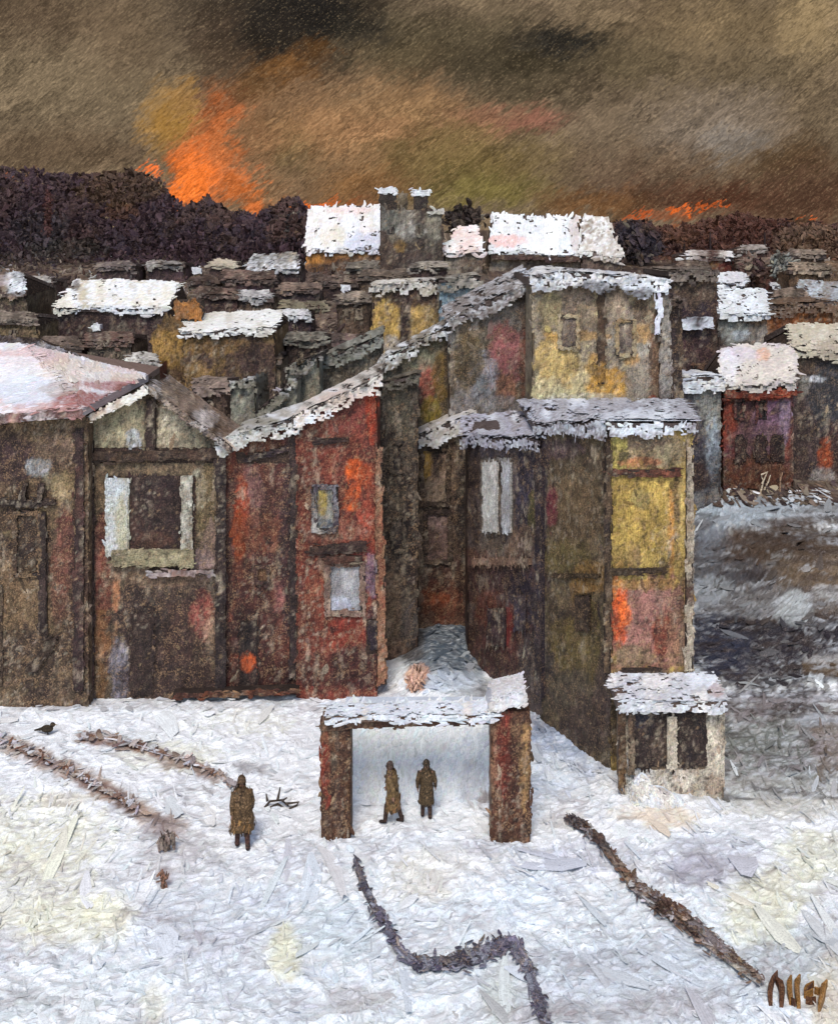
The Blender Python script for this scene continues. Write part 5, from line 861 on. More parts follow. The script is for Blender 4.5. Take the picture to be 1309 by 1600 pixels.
# ------------------------------------------------------------------ LEFT EDGE HOUSE
DA = 32.6
def left_house():
    t = thing('farmhouse', 'large brown house at the left edge under a sweeping pink and white snow roof', 'house', P(20, 1105, DA) * [1, 1, 0])
    d = DA; wl, wr = P(-220, 1100, d), P(138, 1100, d); wl[2] = wr[2] = -.4
    tl, tr = P(-220, 668, d), P(138, 652, d); D = 9; bk = np.array([0, D, 0])
    rl, rr = P(-150, 545, d + D / 2), P(232, 596, d + D / 2)
    rm = P(40, 548, d + D / 2)
    m = M(); m.add([wl, wr, tr, tl, wl + bk, wr + bk, tr + bk, tl + bk, rl - [0, 0, .1], rr - [.8, 0, .1]], [(0, 1, 2, 3), (5, 4, 7, 6), (0, 3, 8, 7, 4), (1, 5, 6, 9, 2), (3, 2, 9, 8), (6, 7, 8, 9), (0, 4, 5, 1)], lin((70, 56, 46)))
    C = pal([(104, 86, 66), (90, 72, 56), (74, 58, 48), (118, 98, 74)],
        [(20, 720, 40, 34, (58, 42, 44), .9), (90, 700, 34, 20, (116, 96, 82), .7), (60, 730, 18, 14, (170, 172, 172), .7), (85, 752, 16, 14, (130, 120, 98), .7), (100, 760, 20, 20, (138, 118, 84), .8), (50, 800, 24, 12, (136, 114, 84), .8), (40, 840, 34, 24, (60, 48, 42), .85), (15, 835, 12, 6, (140, 124, 88), .8), (105, 860, 16, 60, (98, 54, 50), .85), (95, 900, 16, 60, (104, 68, 56), .7), (20, 930, 30, 50, (112, 90, 66), .8), (60, 960, 16, 60, (112, 92, 68), .7), (124, 950, 14, 130, (66, 48, 44), .88), (70, 1010, 40, 16, (72, 58, 48), .7), (30, 1040, 40, 20, (66, 54, 44), .6), (40, 1030, 14, 6, (150, 122, 90), .7), (90, 1050, 40, 30, (88, 72, 52), .6), (60, 1075, 70, 18, (60, 48, 42), .7), (60, 1020, 50, 30, (60, 48, 42), .7), (30, 850, 40, 24, (60, 46, 42), .6), (10, 1080, 30, 20, (110, 92, 70), .5)], .1)
    ex = [(22, 790, 62, 900)]
    cover(m, [wl, wr, tr, tl], C, 18, 6, 2.5, 84, 22, ex, cap=14000); cover(m, [wr, tr, tr + bk, wr + bk], C, 18, 6, 1.2); m.build('wall', WALL, t)
    up = np.array([0, 0, .22]); e0, e1 = P(-260, 680, d - .5), P(128, 652, d - .5)
    Cr = pal([(226, 220, 220), (214, 190, 184), (230, 230, 232), (206, 204, 208), (220, 212, 200)],
        [(40, 560, 60, 14, (212, 170, 162), .6), (110, 580, 50, 16, (226, 206, 186), .6), (130, 625, 44, 12, (136, 60, 52), .85), (170, 600, 40, 10, (150, 66, 58), .7), (95, 650, 34, 12, (150, 96, 90), .8), (70, 655, 20, 10, (60, 46, 40), .6), (60, 640, 40, 10, (190, 140, 134), .6), (40, 610, 50, 20, (206, 212, 222), .7), (20, 580, 40, 20, (232, 232, 234), .7), (190, 590, 30, 6, (220, 206, 190), .8), (90, 610, 26, 10, (170, 150, 136), .6), (150, 590, 20, 8, (230, 226, 220), .7), (200, 608, 20, 6, (120, 66, 56), .7)], .05)
    m = M(); prism(m, [e0, e1, rr, rm, rl], up, (186, 176, 176)); prism(m, [rl, rm, rr, tr + bk, tl + bk], up * .98, (120, 100, 92))
    cover_fan(m, [rm + up, rl + up, e0 + up, e1 + up, rr + up], Cr, 26, 7, 3.6, 38, 14, h=.3, cap=14000); cover(m, [e0, e1, e1 + up, e0 + up], pal([(150, 110, 104), (90, 62, 58), (206, 190, 186)]), 18, 5, 2.6, 0, 14, h=.3)
    rf = m.build('roof', SNOW, t)
    quadbar('ridge_board', rf, [(-150, 547), (232, 598), (236, 590), (150, 568), (60, 530), (-150, 512)], d + D / 2 + .4, pal([(52, 42, 40), (84, 70, 64), (150, 144, 146), (66, 52, 46)], [(70, 545, 30, 8, (190, 190, 196), .5)]), DARK, ang=-18, proud=0, thick=.25, L=24)
    quadbar('beam', t, [(-40, 792), (86, 790), (86, 782), (-40, 782)], d, pal([(54, 42, 38), (44, 36, 34)]), DARK, proud=.14)
    for x in (30, 56): quadbar('bracket', t, [(x, 784), (x + 7, 784), (x + 13, 756), (x + 6, 756)], d, pal([(48, 36, 34)]), DARK, proud=.18, ang=75)
    window(t, (22, 800, 64, 900), d, pal([(56, 46, 40), (70, 56, 46), (48, 38, 36)], [(45, 890, 20, 12, (90, 72, 56), .7)]), pal([(104, 84, 62), (66, 50, 42)]), WALL, 4)
    quadbar('post', t, [(62, 990), (74, 990), (72, 800), (62, 800)], d, pal([(60, 46, 42), (50, 40, 38)]), DARK, ang=90)
    panel('door', t, (-30, 915, 4, 1070), d, pal([(90, 74, 58), (70, 56, 46)]), DARK, proud=.05)
    quadbar('brace', t, [(40, 1048), (58, 1048), (90, 1000), (78, 996)], d, pal([(56, 44, 38), (70, 56, 46)]), DARK, ang=50)
    quadbar('corner_post', t, [(116, 1080), (130, 1080), (130, 670), (118, 670)], d, pal([(60, 44, 42), (50, 38, 38), (84, 56, 50)]), DARK, ang=90)
left_house()

# ------------------------------------------------------------------ WAITING SHELTER with brown pillars
def shelter():
    d = 25.6; gz = 0.0
    t = thing('shelter', 'open white shelter with two rough brown pillars and a snow roof in the foreground', 'shelter', P(655, 1310, d) * [1, 1, 0])
    db = 27.2
    Cw = pal([(236, 240, 244), (226, 232, 238), (238, 240, 238), (214, 218, 224)], [(620, 1160, 70, 20, (226, 222, 208), .4), (740, 1230, 20, 50, (180, 176, 180), .5), (755, 1270, 14, 30, (150, 128, 110), .6), (580, 1230, 12, 50, (224, 220, 210), .5), (565, 1285, 24, 14, (184, 190, 206), .6)], .05)
    m = M(); q = [P(540, 1278, db), P(770, 1278, db), P(770, 1128, db), P(540, 1128, db)]; q[0][2] = q[1][2] = -.3; q[2][2] = q[3][2] = P(0, 1128, d)[2] - .22; prism(m, q, (0, .25, 0), (200, 206, 214)); cover(m, q, Cw, 18, 7, 3, 80, 22, h=.28); m.build('back_wall', SNOW, t)
    zt = P(0, 1126, d)[2]
    for x in (516, 790):
        m = M(); p0, p1 = P(x, 1134, d + .5), P(x, 1134, db); p1[0] = p0[0]; p1[2] = p0[2]; tube(m, [p0, p1], [.07, .07], (84, 60, 46)); m.build('side_rail', DARK, t)
    def pillar(x0, x1, top, base, C, label):
        q = [P(x0, base, d), P(x1, base, d), P(x1, top, d), P(x0, top, d)]; q[0][2] = q[1][2] = min(q[0][2], -.05) - .2
        m = M(); prism(m, q, (0, .7, 0), (76, 50, 38)); cover(m, q, C, 18, 6, 3, 90, 9, h=.3)
        cover(m, [q[1], q[1] + [0, .7, 0], q[2] + [0, .7, 0], q[2]], C, 16, 6, 2, 90); cover(m, [q[0], q[0] + [0, .7, 0], q[3] + [0, .7, 0], q[3]], C, 16, 6, 2, 90)
        return lab(m.build('pillar', WALL, t), label)
    pillar(502, 547, 1128, 1308, pal([(84, 56, 40), (70, 48, 38), (96, 66, 46)], [(507, 1190, 7, 50, (130, 52, 40), .85), (512, 1150, 10, 12, (100, 76, 56), .6)], .09), 'left pillar streaked with red')
    p2 = pillar(768, 828, 1112, 1302, pal([(92, 60, 44), (76, 50, 40), (110, 82, 60)], [(785, 1180, 12, 70, (112, 44, 36), .8), (800, 1220, 9, 60, (76, 44, 36), .7), (820, 1200, 7, 60, (164, 128, 84), .7), (770, 1180, 5, 60, (150, 108, 84), .6)], .09), 'broader right pillar with red and tan streaks')
    m = M(); q = [P(762, 1114, d - .12), P(822, 1100, d - .12), P(820, 1080, d - .12), P(768, 1092, d - .12)]; prism(m, q, (0, .95, 0), (200, 200, 206)); Cc = pal([(224, 226, 230), (206, 200, 196), (170, 160, 154)]); cover(m, q, Cc, 12, 5, 3.2, 12, 30, h=.4)
    q2 = [q[3], q[2], q[2] + [0, .95, 0], q[3] + [0, .95, 0]]; cover(m, q2, Cc, 12, 5, 3, 0, 30, h=.4); m.build('snow_cap', SNOW, p2)
    quadbar('beam', t, [(500, 1140), (768, 1131), (768, 1122), (500, 1127)], d, pal([(90, 60, 46), (76, 52, 42), (140, 110, 86)]), DARK, proud=.06, thick=.3, under=(76, 52, 42))
    m = M(2.4); a, b = P(504, 1125, d - .2), P(775, 1120, d - .2); a[2] = b[2] = zt + .06; A, B = a + [0, .62, .03], b + [0, .62, .03]; up = np.array([0, 0, .11])
    prism(m, [a, b, B, A], up, (110, 86, 72)); Cs = pal([(228, 232, 238), (220, 222, 224), (206, 212, 220), (230, 222, 212)], (), .04)
    cover(m, [a + up, b + up, B + up, A + up], Cs, 24, 7, 3.4, 5, 16, h=.25, sc_=26); cover(m, [a, b, b + up, a + up], Cs, 20, 6, 3.4, 3, 12, h=.3); m.build('roof_snow', SNOW, t)
shelter()

# ------------------------------------------------------------------ SHED right of the lane
def shed():
    d = 27.5
    t = thing('shed', 'small pale shed with thick snow roof and dark opening below the yellow house front', 'shed', P(1045, 1240, d) * [1, 1, 0])
    zt = P(0, 1106, d)[2]
    m = M(); a, b = P(974, 1240, d), P(1130, 1240, d); a[2] = b[2] = -.3; c, e = b.copy(), a.copy(); c[2] = e[2] = zt; prism(m, [a, b, c, e], (0, 1.0, 0), (110, 94, 78))
    cover(m, [a, b, c, e], pal([(196, 186, 170), (176, 164, 146), (140, 124, 106)], [(1000, 1200, 20, 40, (220, 222, 222), .8), (1010, 1225, 30, 20, (226, 224, 216), .8), (1110, 1170, 12, 50, (206, 194, 174), .8), (1115, 1225, 14, 14, (130, 104, 86), .6), (1040, 1220, 40, 18, (200, 190, 176), .7)], .07), 16, 6, 2.8, 88, 14, [(990, 1112, 1100, 1200)], h=.25)
    cover(m, [b, c, c + [0, 1, 0], b + [0, 1, 0]], pal([(150, 138, 122)]), 16, 6, 1.5); m.build('wall', WALL, t)
    panel('doorway', t, (988, 1110, 1102, 1198), d, pal([(40, 34, 34), (54, 42, 38), (34, 30, 34)], [(1000, 1120, 12, 14, (36, 38, 48), .8), (1030, 1170, 12, 24, (80, 66, 56), .6)]), DARK, proud=.03, thick=.05)
    panel('post', t, (1042, 1120, 1056, 1200), d, pal([(200, 190, 172), (170, 158, 140)]), WALL, proud=.12, under=(160, 150, 134), h=.3)
    panel('post', t, (966, 1110, 976, 1232), d, pal([(96, 72, 48), (70, 52, 40)]), DARK, proud=.12)
    panel('post', t, (982, 1112, 990, 1210), d, pal([(150, 132, 110), (84, 66, 54)]), DARK, proud=.1)
    m = M(2.4); a, b = P(964, 1108, d - .25), P(1134, 1106, d - .25); a[2] = b[2] = zt + .02; A, B = a + [0, 1.35, .1], b + [0, 1.35, .1]; up = np.array([0, 0, .24]); prism(m, [a, b, B, A], up, (96, 80, 72))
    Cs = pal([(228, 232, 238), (206, 208, 212), (190, 190, 192), (230, 226, 222)], [(1120, 1080, 10, 10, (150, 90, 60), .5)], .05)
    cover(m, [a + up, b + up, B + up, A + up], Cs, 20, 6, 3, 2, 14, sc_=27, h=.3); cover(m, [a, b, b + up, a + up], Cs, 18, 6, 3, 2, 16, h=.35); m.build('roof_snow', SNOW, t)
    m = M(); Ch = pal([(228, 230, 230), (206, 206, 208), (226, 220, 206), (190, 180, 172)])      # snow heaped in the doorway
    for (cx, rx, hz) in ((1002, 18, .62), (1018, 32, .36), (1040, 26, .26)):
        c0 = P(cx, 1240, d - .3); c0[2] = float(ground_z(c0[0], c0[1])) - .05; s_ = d / F; nu, nv = 14, 5; V = []; f = []
        R3 = np.array([rx * s_, .3, hz])
        for j in range(nv + 1):
            th = math.pi / 2 * j / nv
            for i in range(nu): ph = 2 * math.pi * i / nu; V.append(c0 + R3 * np.array([math.cos(th) * math.cos(ph), math.cos(th) * math.sin(ph), math.sin(th)]) * (1 + .12 * math.sin(ph * 3 + cx)))
        for j in range(nv):
            for i in range(nu): f.append((j * nu + i, j * nu + (i + 1) % nu, (j + 1) * nu + (i + 1) % nu, (j + 1) * nu + i))
        m.add(V, f, lin((206, 210, 214)))
        n = 150; q = rng.normal(0, 1, (n, 3)); q[:, 2] = np.abs(q[:, 2]); q[:, 1] = -np.abs(q[:, 1]); q /= np.linalg.norm(q, axis=1)[:, None]; ctr = c0 + q * R3 * 1.04
        a_ = rng.normal(1.3, .6, n); l = 11 * s_; u_ = np.cross(q, [0, 0, 1.]); u_ /= np.linalg.norm(u_, axis=1)[:, None] + 1e-9; v_ = np.cross(u_, q); ca, sa = np.cos(a_)[:, None], np.sin(a_)[:, None]
        m.strokes(ctr, (u_ * ca + v_ * sa) * l, (-u_ * sa + v_ * ca) * l * .4, q, np.full(n, .02), Ch(*proj(ctr)))
    tag(m.build('snow_heap', SNOW, origin=P(1016, 1240, d - .35) * [1, 1, 0]), 'lumpy white snow heap spilling from the dark shed opening', 'snow heap')
shed()

# ------------------------------------------------------------------ GROUND FEATURES
def ribbon(name, pts, width, C, mat, label, cat=None, kind=None, hgt=.0, dens=3.2, L=11, W=3.4):
    P3 = [G(x, y) for x, y in pts]; m = M(); V = []; f = []; W_ = []
    for i, p in enumerate(P3):
        a = P3[max(i - 1, 0)]; b = P3[min(i + 1, len(P3) - 1)]; t = (b - a)[:2]; t = t / (np.linalg.norm(t) + 1e-9); nrm = np.array([-t[1], t[0]])
        w_ = width[i] * p[1] / F * (.24 if name == 'dirt_track' else .42)
        for k in (-1, -.45, .45, 1):
            q = np.array([p[0] + nrm[0] * w_ * k, p[1] + nrm[1] * w_ * k * 1.4, 0]); q[2] = float(ground_z(q[0], q[1])) + .05 + hgt * (1 if abs(k) < .9 else 0); V.append(q)
    for i in range(len(P3) - 1):
        for k in range(3): f.append((i * 4 + k, i * 4 + k + 1, i * 4 + k + 5, i * 4 + k + 4))
    pv, qv = proj(np.array(V)); m.add(V, f, C(pv, qv))
    V = np.array(V)
    for i in range(len(P3) - 1):
        a, b = P3[i], P3[i + 1]; L_px = math.dist(pts[i], pts[i + 1]); n = int(L_px * (width[i] + width[i + 1]) / 2 / (L * W) * dens) + 1
        t = rng.random(n); px = pts[i][0] + (pts[i + 1][0] - pts[i][0]) * t; py = pts[i][1] + (pts[i + 1][1] - pts[i][1]) * t
        off = rng.normal(0, .26, n) * (width[i] + (width[i + 1] - width[i]) * t)
        dx, dy = (pts[i + 1][0] - pts[i][0]) / L_px, (pts[i + 1][1] - pts[i][1]) / L_px
        px = px - dy * off; py = py + dx * off; d = gdep(px, py); x = (px - HX) * d / F; z = ground_z(x, d)
        s = d / F; an = math.atan2(-dy, dx) + rng.normal(0, .9, n); fs = np.clip((CZ - z) / d, .2, 1)
        l = L * s * np.exp(rng.normal(0, .3, n)); w_ = W * s * np.exp(rng.normal(0, .3, n))
        A = np.stack([np.cos(an) * l, np.sin(an) * l / fs, 0 * l], 1); B = np.stack([-np.sin(an) * w_, np.cos(an) * w_ / fs, 0 * l], 1)
        hh = hgt * np.exp(-(off / (width[i] * .4)) ** 2)
        m.strokes(np.stack([x, d, z + .06 + hh + rng.uniform(0, .02, n)], 1), A, B, np.tile([0, 0, 1.], (n, 1)), w_ * .1, C(px, py))
    o = m.build(name, mat, origin=P3[0]); tag(o, label, cat, None, kind); return o
ribbon('frozen_stream', [(556, 1345), (566, 1385), (590, 1430), (618, 1480), (640, 1508), (700, 1512), (752, 1492), (800, 1476), (826, 1520), (842, 1570), (862, 1630)], [5, 11, 15, 13, 16, 26, 34, 22, 18, 18, 20],
    pal([(96, 92, 110), (120, 118, 132), (78, 74, 90), (160, 162, 174), (84, 80, 96)], [(580, 1360, 26, 8, (70, 46, 58), .6), (745, 1470, 26, 16, (54, 52, 62), .6), (690, 1530, 60, 8, (130, 96, 72), .5), (800, 1530, 16, 20, (130, 134, 140), .6)], .08), WALL, 'dark violet frozen stream winding through the foreground snow', kind='structure')
ribbon('brown_bank', [(884, 1286), (910, 1296), (938, 1322), (965, 1360), (1000, 1400), (1050, 1430), (1100, 1470), (1145, 1510), (1190, 1545)], [8, 15, 14, 11, 22, 28, 24, 18, 10],
    pal([(110, 82, 66), (84, 58, 46), (150, 130, 116), (66, 46, 42), (186, 180, 182), (90, 62, 50)], [(900, 1294, 24, 12, (52, 50, 58), .9), (940, 1325, 18, 16, (62, 54, 54), .8), (1030, 1400, 14, 14, (80, 44, 34), .8), (1045, 1425, 24, 12, (70, 40, 32), .8), (1000, 1425, 14, 14, (206, 208, 214), .7), (1020, 1390, 10, 10, (216, 218, 222), .7)], .09), WALL, 'low brown earth bank running diagonally across the snow on the right', kind='structure', hgt=.12)
ribbon('dirt_track', [(128, 1152), (180, 1158), (240, 1174), (300, 1192), (345, 1214), (372, 1236)], [9, 13, 13, 9, 11, 8], pal([(150, 120, 98), (206, 206, 210), (100, 70, 56), (186, 170, 160), (214, 216, 220)], (), .08, size=(14, 9)), WALL, 'thinner brown track leading across the snow to the walker', kind='structure', dens=1.5, L=13, W=5)
ribbon('dirt_track', [(-20, 1150), (20, 1165), (70, 1186), (120, 1212), (180, 1246), (230, 1276)], [10, 14, 16, 12, 10, 8], pal([(150, 116, 92), (206, 206, 210), (112, 76, 58), (186, 166, 152), (214, 214, 218)], (), .08, size=(14, 9)), WALL, 'worn brown track crossing the snow on the left', kind='structure', dens=1.6)

# twiggy branch, shrubs, small bird
def twigs(name, label, cat, stems, C, rad=.03, mat=None):
    a0 = G(*stems[0][0]); t = M()
    for st in stems:
        pts = []
        for i, (x, y) in enumerate(st): pts.append(P(x, y, a0[1] - .05 + .04 * i))
        tube(t, pts, [rad * (1 - .6 * i / max(1, len(pts) - 1)) for i in range(len(pts))], C, 6)
    return tag(t.build(name, mat or DARK, origin=a0), label, cat)
twigs('branch', 'forked dark fallen branch lying beside the brown coated walker', 'branch', [[(414, 1262), (422, 1252), (440, 1250), (456, 1264), (452, 1276)], [(418, 1252), (416, 1240)], [(434, 1250), (438, 1230)], [(440, 1252), (449, 1246)], [(446, 1256), (468, 1253)], [(422, 1262), (434, 1256), (444, 1262), (450, 1274)], [(452, 1264), (464, 1258), (466, 1254)]], (62, 52, 44), .035)
def bush(name, label, cx, cy, rx, ry, C, n=120, size=11):
    g = G(cx, cy + ry); d = g[1]; s = d / F; t = thing(name, label, 'bush', g); m = M()
    q = rng.normal(0, 1, (n, 3)); q /= np.linalg.norm(q, axis=1)[:, None]; q *= rng.random((n, 1)) ** .5
    ctr = P(cx, cy, d) + q * np.array([rx * s, rx * s * .7, ry * s]); a = rng.uniform(.6, 2.4, n); l = size * s * np.exp(rng.normal(0, .3, n))
    m.strokes(ctr, np.stack([np.cos(a), rng.normal(0, .4, n), np.sin(a)], 1) * l[:, None], np.stack([-np.sin(a), rng.normal(0, .4, n), np.cos(a)], 1) * (l * .3)[:, None], np.tile([0, -1., .2], (n, 1)), l * .1, C(*proj(ctr))); m.build('foliage', WALL, t)
    m = M()
    for k in range(7):
        x = cx + rng.uniform(-rx, rx) * .7; tube(m, [g - [0, 0, .05], P((cx + x) / 2, cy, d), P(x, cy - ry * rng.uniform(.5, 1.1), d)], [.025, .02, .008], (84, 64, 52), 5)
    m.build('stem', DARK, t)
bush('bush', 'small withered brown bush in the snow below the dirt track', 262, 1312, 17, 16, pal([(150, 134, 124), (120, 102, 92), (184, 174, 168)]), 60, 10)
bush('dead_shrub', 'thin rusty tuft poking from the snow under the withered bush', 255, 1374, 10, 14, pal([(150, 110, 90), (120, 84, 66)]), 26, 9)
bush('bush', 'peach tinted snowy bush at the corner of the narrow dark house', 648, 1060, 15, 22, pal([(212, 172, 148), (196, 150, 124), (224, 206, 190)]), 130, 10)
twigs('twig_shrub', 'pale bare twig shrub standing before the red house with arches', 'shrub', [[(1188, 768), (1192, 752), (1188, 742)], [(1190, 756), (1198, 738)], [(1192, 768), (1200, 752), (1203, 742)], [(1188, 742), (1199, 737)]], (196, 180, 156), .045, MIDW)
twigs('twig_shrub', 'tiny pale twig at the right foot of the red house with arches', 'shrub', [[(1218, 768), (1218, 740)], [(1218, 752), (1222, 738)]], (150, 120, 96), .04, MIDW)
def bird():
    g = G(74, 1148); t = M(); s = g[1] / F
    c = g + [0, 0, .16]; 
    for (cx, cy, cz, a, b, c_) in ((0, 0, 0, .17, .1, .1), (.15, 0, .11, .07, .06, .065)):
        V = []; f = []; nu, nv = 10, 7
        for j in range(nv + 1):
            th = math.pi * j / nv
            for i in range(nu): ph = 2 * math.pi * i / nu; V.append(c + [cx + a * math.cos(th), cy + b * math.sin(th) * math.cos(ph), cz + c_ * math.sin(th) * math.sin(ph)])
        for j in range(nv):
            for i in range(nu): f.append((j * nu + i, j * nu + (i + 1) % nu, (j + 1) * nu + (i + 1) % nu, (j + 1) * nu + i))
        t.add(V, f, lin((52, 42, 30)))
    tube(t, [c + [-.12, 0, 0], c + [-.34, 0, -.04]], [.05, .02], (44, 36, 28)); tube(t, [c + [.2, 0, .11], c + [.28, 0, .1]], [.02, .004], (110, 90, 50))
    for y in (-.03, .03): tube(t, [c + [.02, y, -.08], c + [.03, y, -.17]], [.01, .01], (40, 32, 26))
    tag(t.build('crow', DARK, origin=g), 'small dark crow perched on the snow in front of the left edge house', 'bird')
bird()

# signature brushed in brown paint at the lower right, lying on the snow
def signature():
    t = M(); base = G(1240, 1575)
    def st(pts, wid, c, t=t):
        P3 = []
        for (x, y) in pts: p = G(x, y); p[2] += .13; P3.append(p)
        V = []; f = []
        for i, p in enumerate(P3):
            w_ = wid[i] * p[1] / F / 2; V += [p + [-w_, 0, 0], p + [-w_ * .3, 0, .02], p + [w_ * .5, 0, .014], p + [w_, 0, 0], p + [w_, 0, -.12], p + [-w_, 0, -.12]]
        for i in range(len(P3) - 1):
            for k in range(6): f.append((i * 6 + k, i * 6 + (k + 1) % 6, (i + 1) * 6 + (k + 1) % 6, (i + 1) * 6 + k))
        f.append(tuple(range(6))); f.append(tuple((len(P3) - 1) * 6 + k for k in range(6))[::-1])
        t.add(V, f, lin(c), np.array([[v[1] * 2, v[0] * 6] for v in V]))
    b1, b2 = (92, 60, 42), (140, 100, 52)
    X = lambda z: [(1150 + a * .1215, 1490 + b * .1214) for a, b in z]
    st(X([(525, 315), (470, 380), (440, 480), (430, 580), (440, 680)]), [2, 5, 7, 8, 6], b1)
    st(X([(520, 400), (560, 440), (585, 520), (580, 620), (575, 720)]), [5, 9, 9, 8, 6], b1)
    st(X([(700, 375), (680, 440), (685, 560), (705, 670)]), [4, 8, 8, 6], b2); st(X([(810, 365), (775, 430), (780, 560), (800, 720)]), [4, 8, 8, 6], b2)
    st(X([(700, 660), (750, 690)]), [2, 2], b1)
    st(X([(990, 450), (900, 500), (880, 540)]), [2, 5, 4], b2); st(X([(975, 460), (930, 520), (880, 580)]), [2, 3, 4], b1); st(X([(880, 590), (930, 580), (980, 550)]), [3, 3, 2], b2); st(X([(900, 655), (950, 668), (1015, 655)]), [3, 3, 2], b1)
    st(X([(1010, 530), (1060, 545), (1100, 530)]), [3, 5, 5], b2); st(X([(1160, 435), (1120, 480), (1105, 600), (1075, 700), (1060, 765)]), [3, 8, 8, 7, 4], b2)
    tag(t.build('signature', WALL, origin=base), 'brown hand lettered signature brushed onto the snow at the lower right', 'lettering')
signature()

# ------------------------------------------------------------------ PEOPLE
SKIN = bpy.data.materials.new('skin'); SKIN.use_nodes = True; SKIN.node_tree.nodes['Principled BSDF'].inputs['Base Color'].default_value = (.30, .16, .10, 1)
_n = SKIN.node_tree.nodes.new('ShaderNodeTexNoise'); _n.inputs['Scale'].default_value = 14
_b = SKIN.node_tree.nodes.new('ShaderNodeBump'); _b.inputs['Strength'].default_value = .2; SKIN.node_tree.links.new(_n.outputs[0], _b.inputs['Height']); SKIN.node_tree.links.new(_b.outputs[0], SKIN.node_tree.nodes['Principled BSDF'].inputs['Normal'])
def person(label, foot, H, yaw, coat, lean=.08, stride=.12, hat=(50, 38, 30), group=None, trousers=(60, 42, 36), hem=.27, bulk=1., skirtc=None):
    """foot: pixel where the feet stand. Body is a single skinned mesh; clothes are lofted over it."""
    g = G(*foot); s = H / 1.75; t = thing('person', label, 'person', g, group)
    cy, sy = math.cos(yaw), math.sin(yaw)
    def L(x, y, z): x, y, z = x * s, (y - lean * max(0, z - .9)) * s, z * s; return (x * cy - y * sy, x * sy + y * cy, z)   # -y is forward
    J = {'pel': (0, 0, .93, .13), 'bel': (0, 0, 1.1, .125), 'che': (0, 0, 1.32, .14), 'nek': (0, -.01, 1.5, .055), 'hed': (0, -.03, 1.6, .085), 'hd2': (0, -.03, 1.68, .092), 'hd3': (0, -.02, 1.745, .05), 'nose': (0, -.125, 1.62, .014)}
    E = [('pel', 'bel'), ('bel', 'che'), ('che', 'nek'), ('nek', 'hed'), ('hed', 'hd2'), ('hd2', 'hd3'), ('hed', 'nose')]
    for sd, k in ((-1, 'l'), (1, 'r')):
        st = stride * sd
        J.update({k + 'hip': (.09 * sd, 0, .88, .095), k + 'kn': (.11 * sd, -.03 - st * .6, .49, .06), k + 'an': (.12 * sd, .02 - st, .09, .042), k + 'to': (.13 * sd, -.13 - st, .04, .035),
                  k + 'sh': (.19 * sd, 0, 1.42, .062), k + 'el': (.27 * sd, .02 + st * .5, 1.15, .045), k + 'wr': (.27 * sd, -.08 + st, .92, .03), k + 'pa': (.27 * sd, -.11 + st, .85, .032)})
        E += [('pel', k + 'hip'), (k + 'hip', k + 'kn'), (k + 'kn', k + 'an'), (k + 'an', k + 'to'), ('che', k + 'sh'), (k + 'sh', k + 'el'), (k + 'el', k + 'wr'), (k + 'wr', k + 'pa')]
        for q in range(4):
            y = -.135 + st + q * .02; J[k + 'f%d' % q] = (.27 * sd, y, .80, .009); J[k + 'g%d' % q] = (.26 * sd - .01 * sd, y - .01, .755 + abs(q - 1.5) * .008, .008); E += [(k + 'pa', k + 'f%d' % q), (k + 'f%d' % q, k + 'g%d' % q)]
        J[k + 'th'] = (.25 * sd, -.165 + st, .85, .01); J[k + 't2'] = (.24 * sd, -.18 + st, .815, .009); E += [(k + 'pa', k + 'th'), (k + 'th', k + 't2')]
    names = list(J); me = bpy.data.meshes.new('body'); me.from_pydata([L(*J[k][:3]) for k in names], [(names.index(a), names.index(b)) for a, b in E], [])
    ob = bpy.data.objects.new('body', me); col.objects.link(ob); ob.parent = t; me.materials.append(SKIN)
    bm_mod = ob.modifiers.new('skin', 'SKIN'); ob.modifiers.new('sub', 'SUBSURF').levels = 1; ob.modifiers['sub'].render_levels = 1
    for i, k in enumerate(names): sv = me.skin_vertices[0].data[i] if me.skin_vertices else None
    if not me.skin_vertices:
        import bmesh; b_ = bmesh.new(); b_.from_mesh(me); b_.verts.layers.skin.verify(); b_.to_mesh(me); b_.free()
    for i, k in enumerate(names): sv = me.skin_vertices[0].data[i]; r = J[k][3] * s; sv.radius = (r, r); sv.use_root = (i == 0)
    W_ = lambda x, y, z: g + np.array(L(x, y, z))
    def loft(m, rings, c, n=14, close=True):
        V = []; f = []
        for (x, y, z, rx, ry) in rings:
            for i in range(n): a = 2 * math.pi * i / n; V.append(W_(x + rx * math.cos(a), y + ry * math.sin(a), z))
        for j in range(len(rings) - 1):
            for i in range(n): f.append((j * n + i, j * n + (i + 1) % n, (j + 1) * n + (i + 1) % n, (j + 1) * n + i))
        f.append(tuple(range(n))[::-1]); f.append(tuple((len(rings) - 1) * n + i for i in range(n))); m.add(V, f, c)
        return np.array(V)
    def dab(m, V, C, n, l):                           # rough woollen nap
        idx = rng.integers(0, len(V), n); ctr = V[idx] + rng.normal(0, .02 * s, (n, 3)); cc = V.mean(0); N = ctr - cc; N[:, 2] *= .2; N /= np.linalg.norm(N, axis=1)[:, None] + 1e-9
        a = rng.normal(1.57, .35, n); u = np.cross(N, [0, 0, 1.]); u /= np.linalg.norm(u, axis=1)[:, None] + 1e-9; v = np.tile([0, 0, 1.], (n, 1))
        A = (u * np.cos(a)[:, None] + v * np.sin(a)[:, None]) * l; B = (-u * np.sin(a)[:, None] + v * np.cos(a)[:, None]) * l * .35
        m.strokes(ctr, A, B, N, np.full(n, l * .08), C(*proj(ctr)))
    C = pal(coat, (), .1); b = bulk; m = M(); c0 = lin(coat[0])
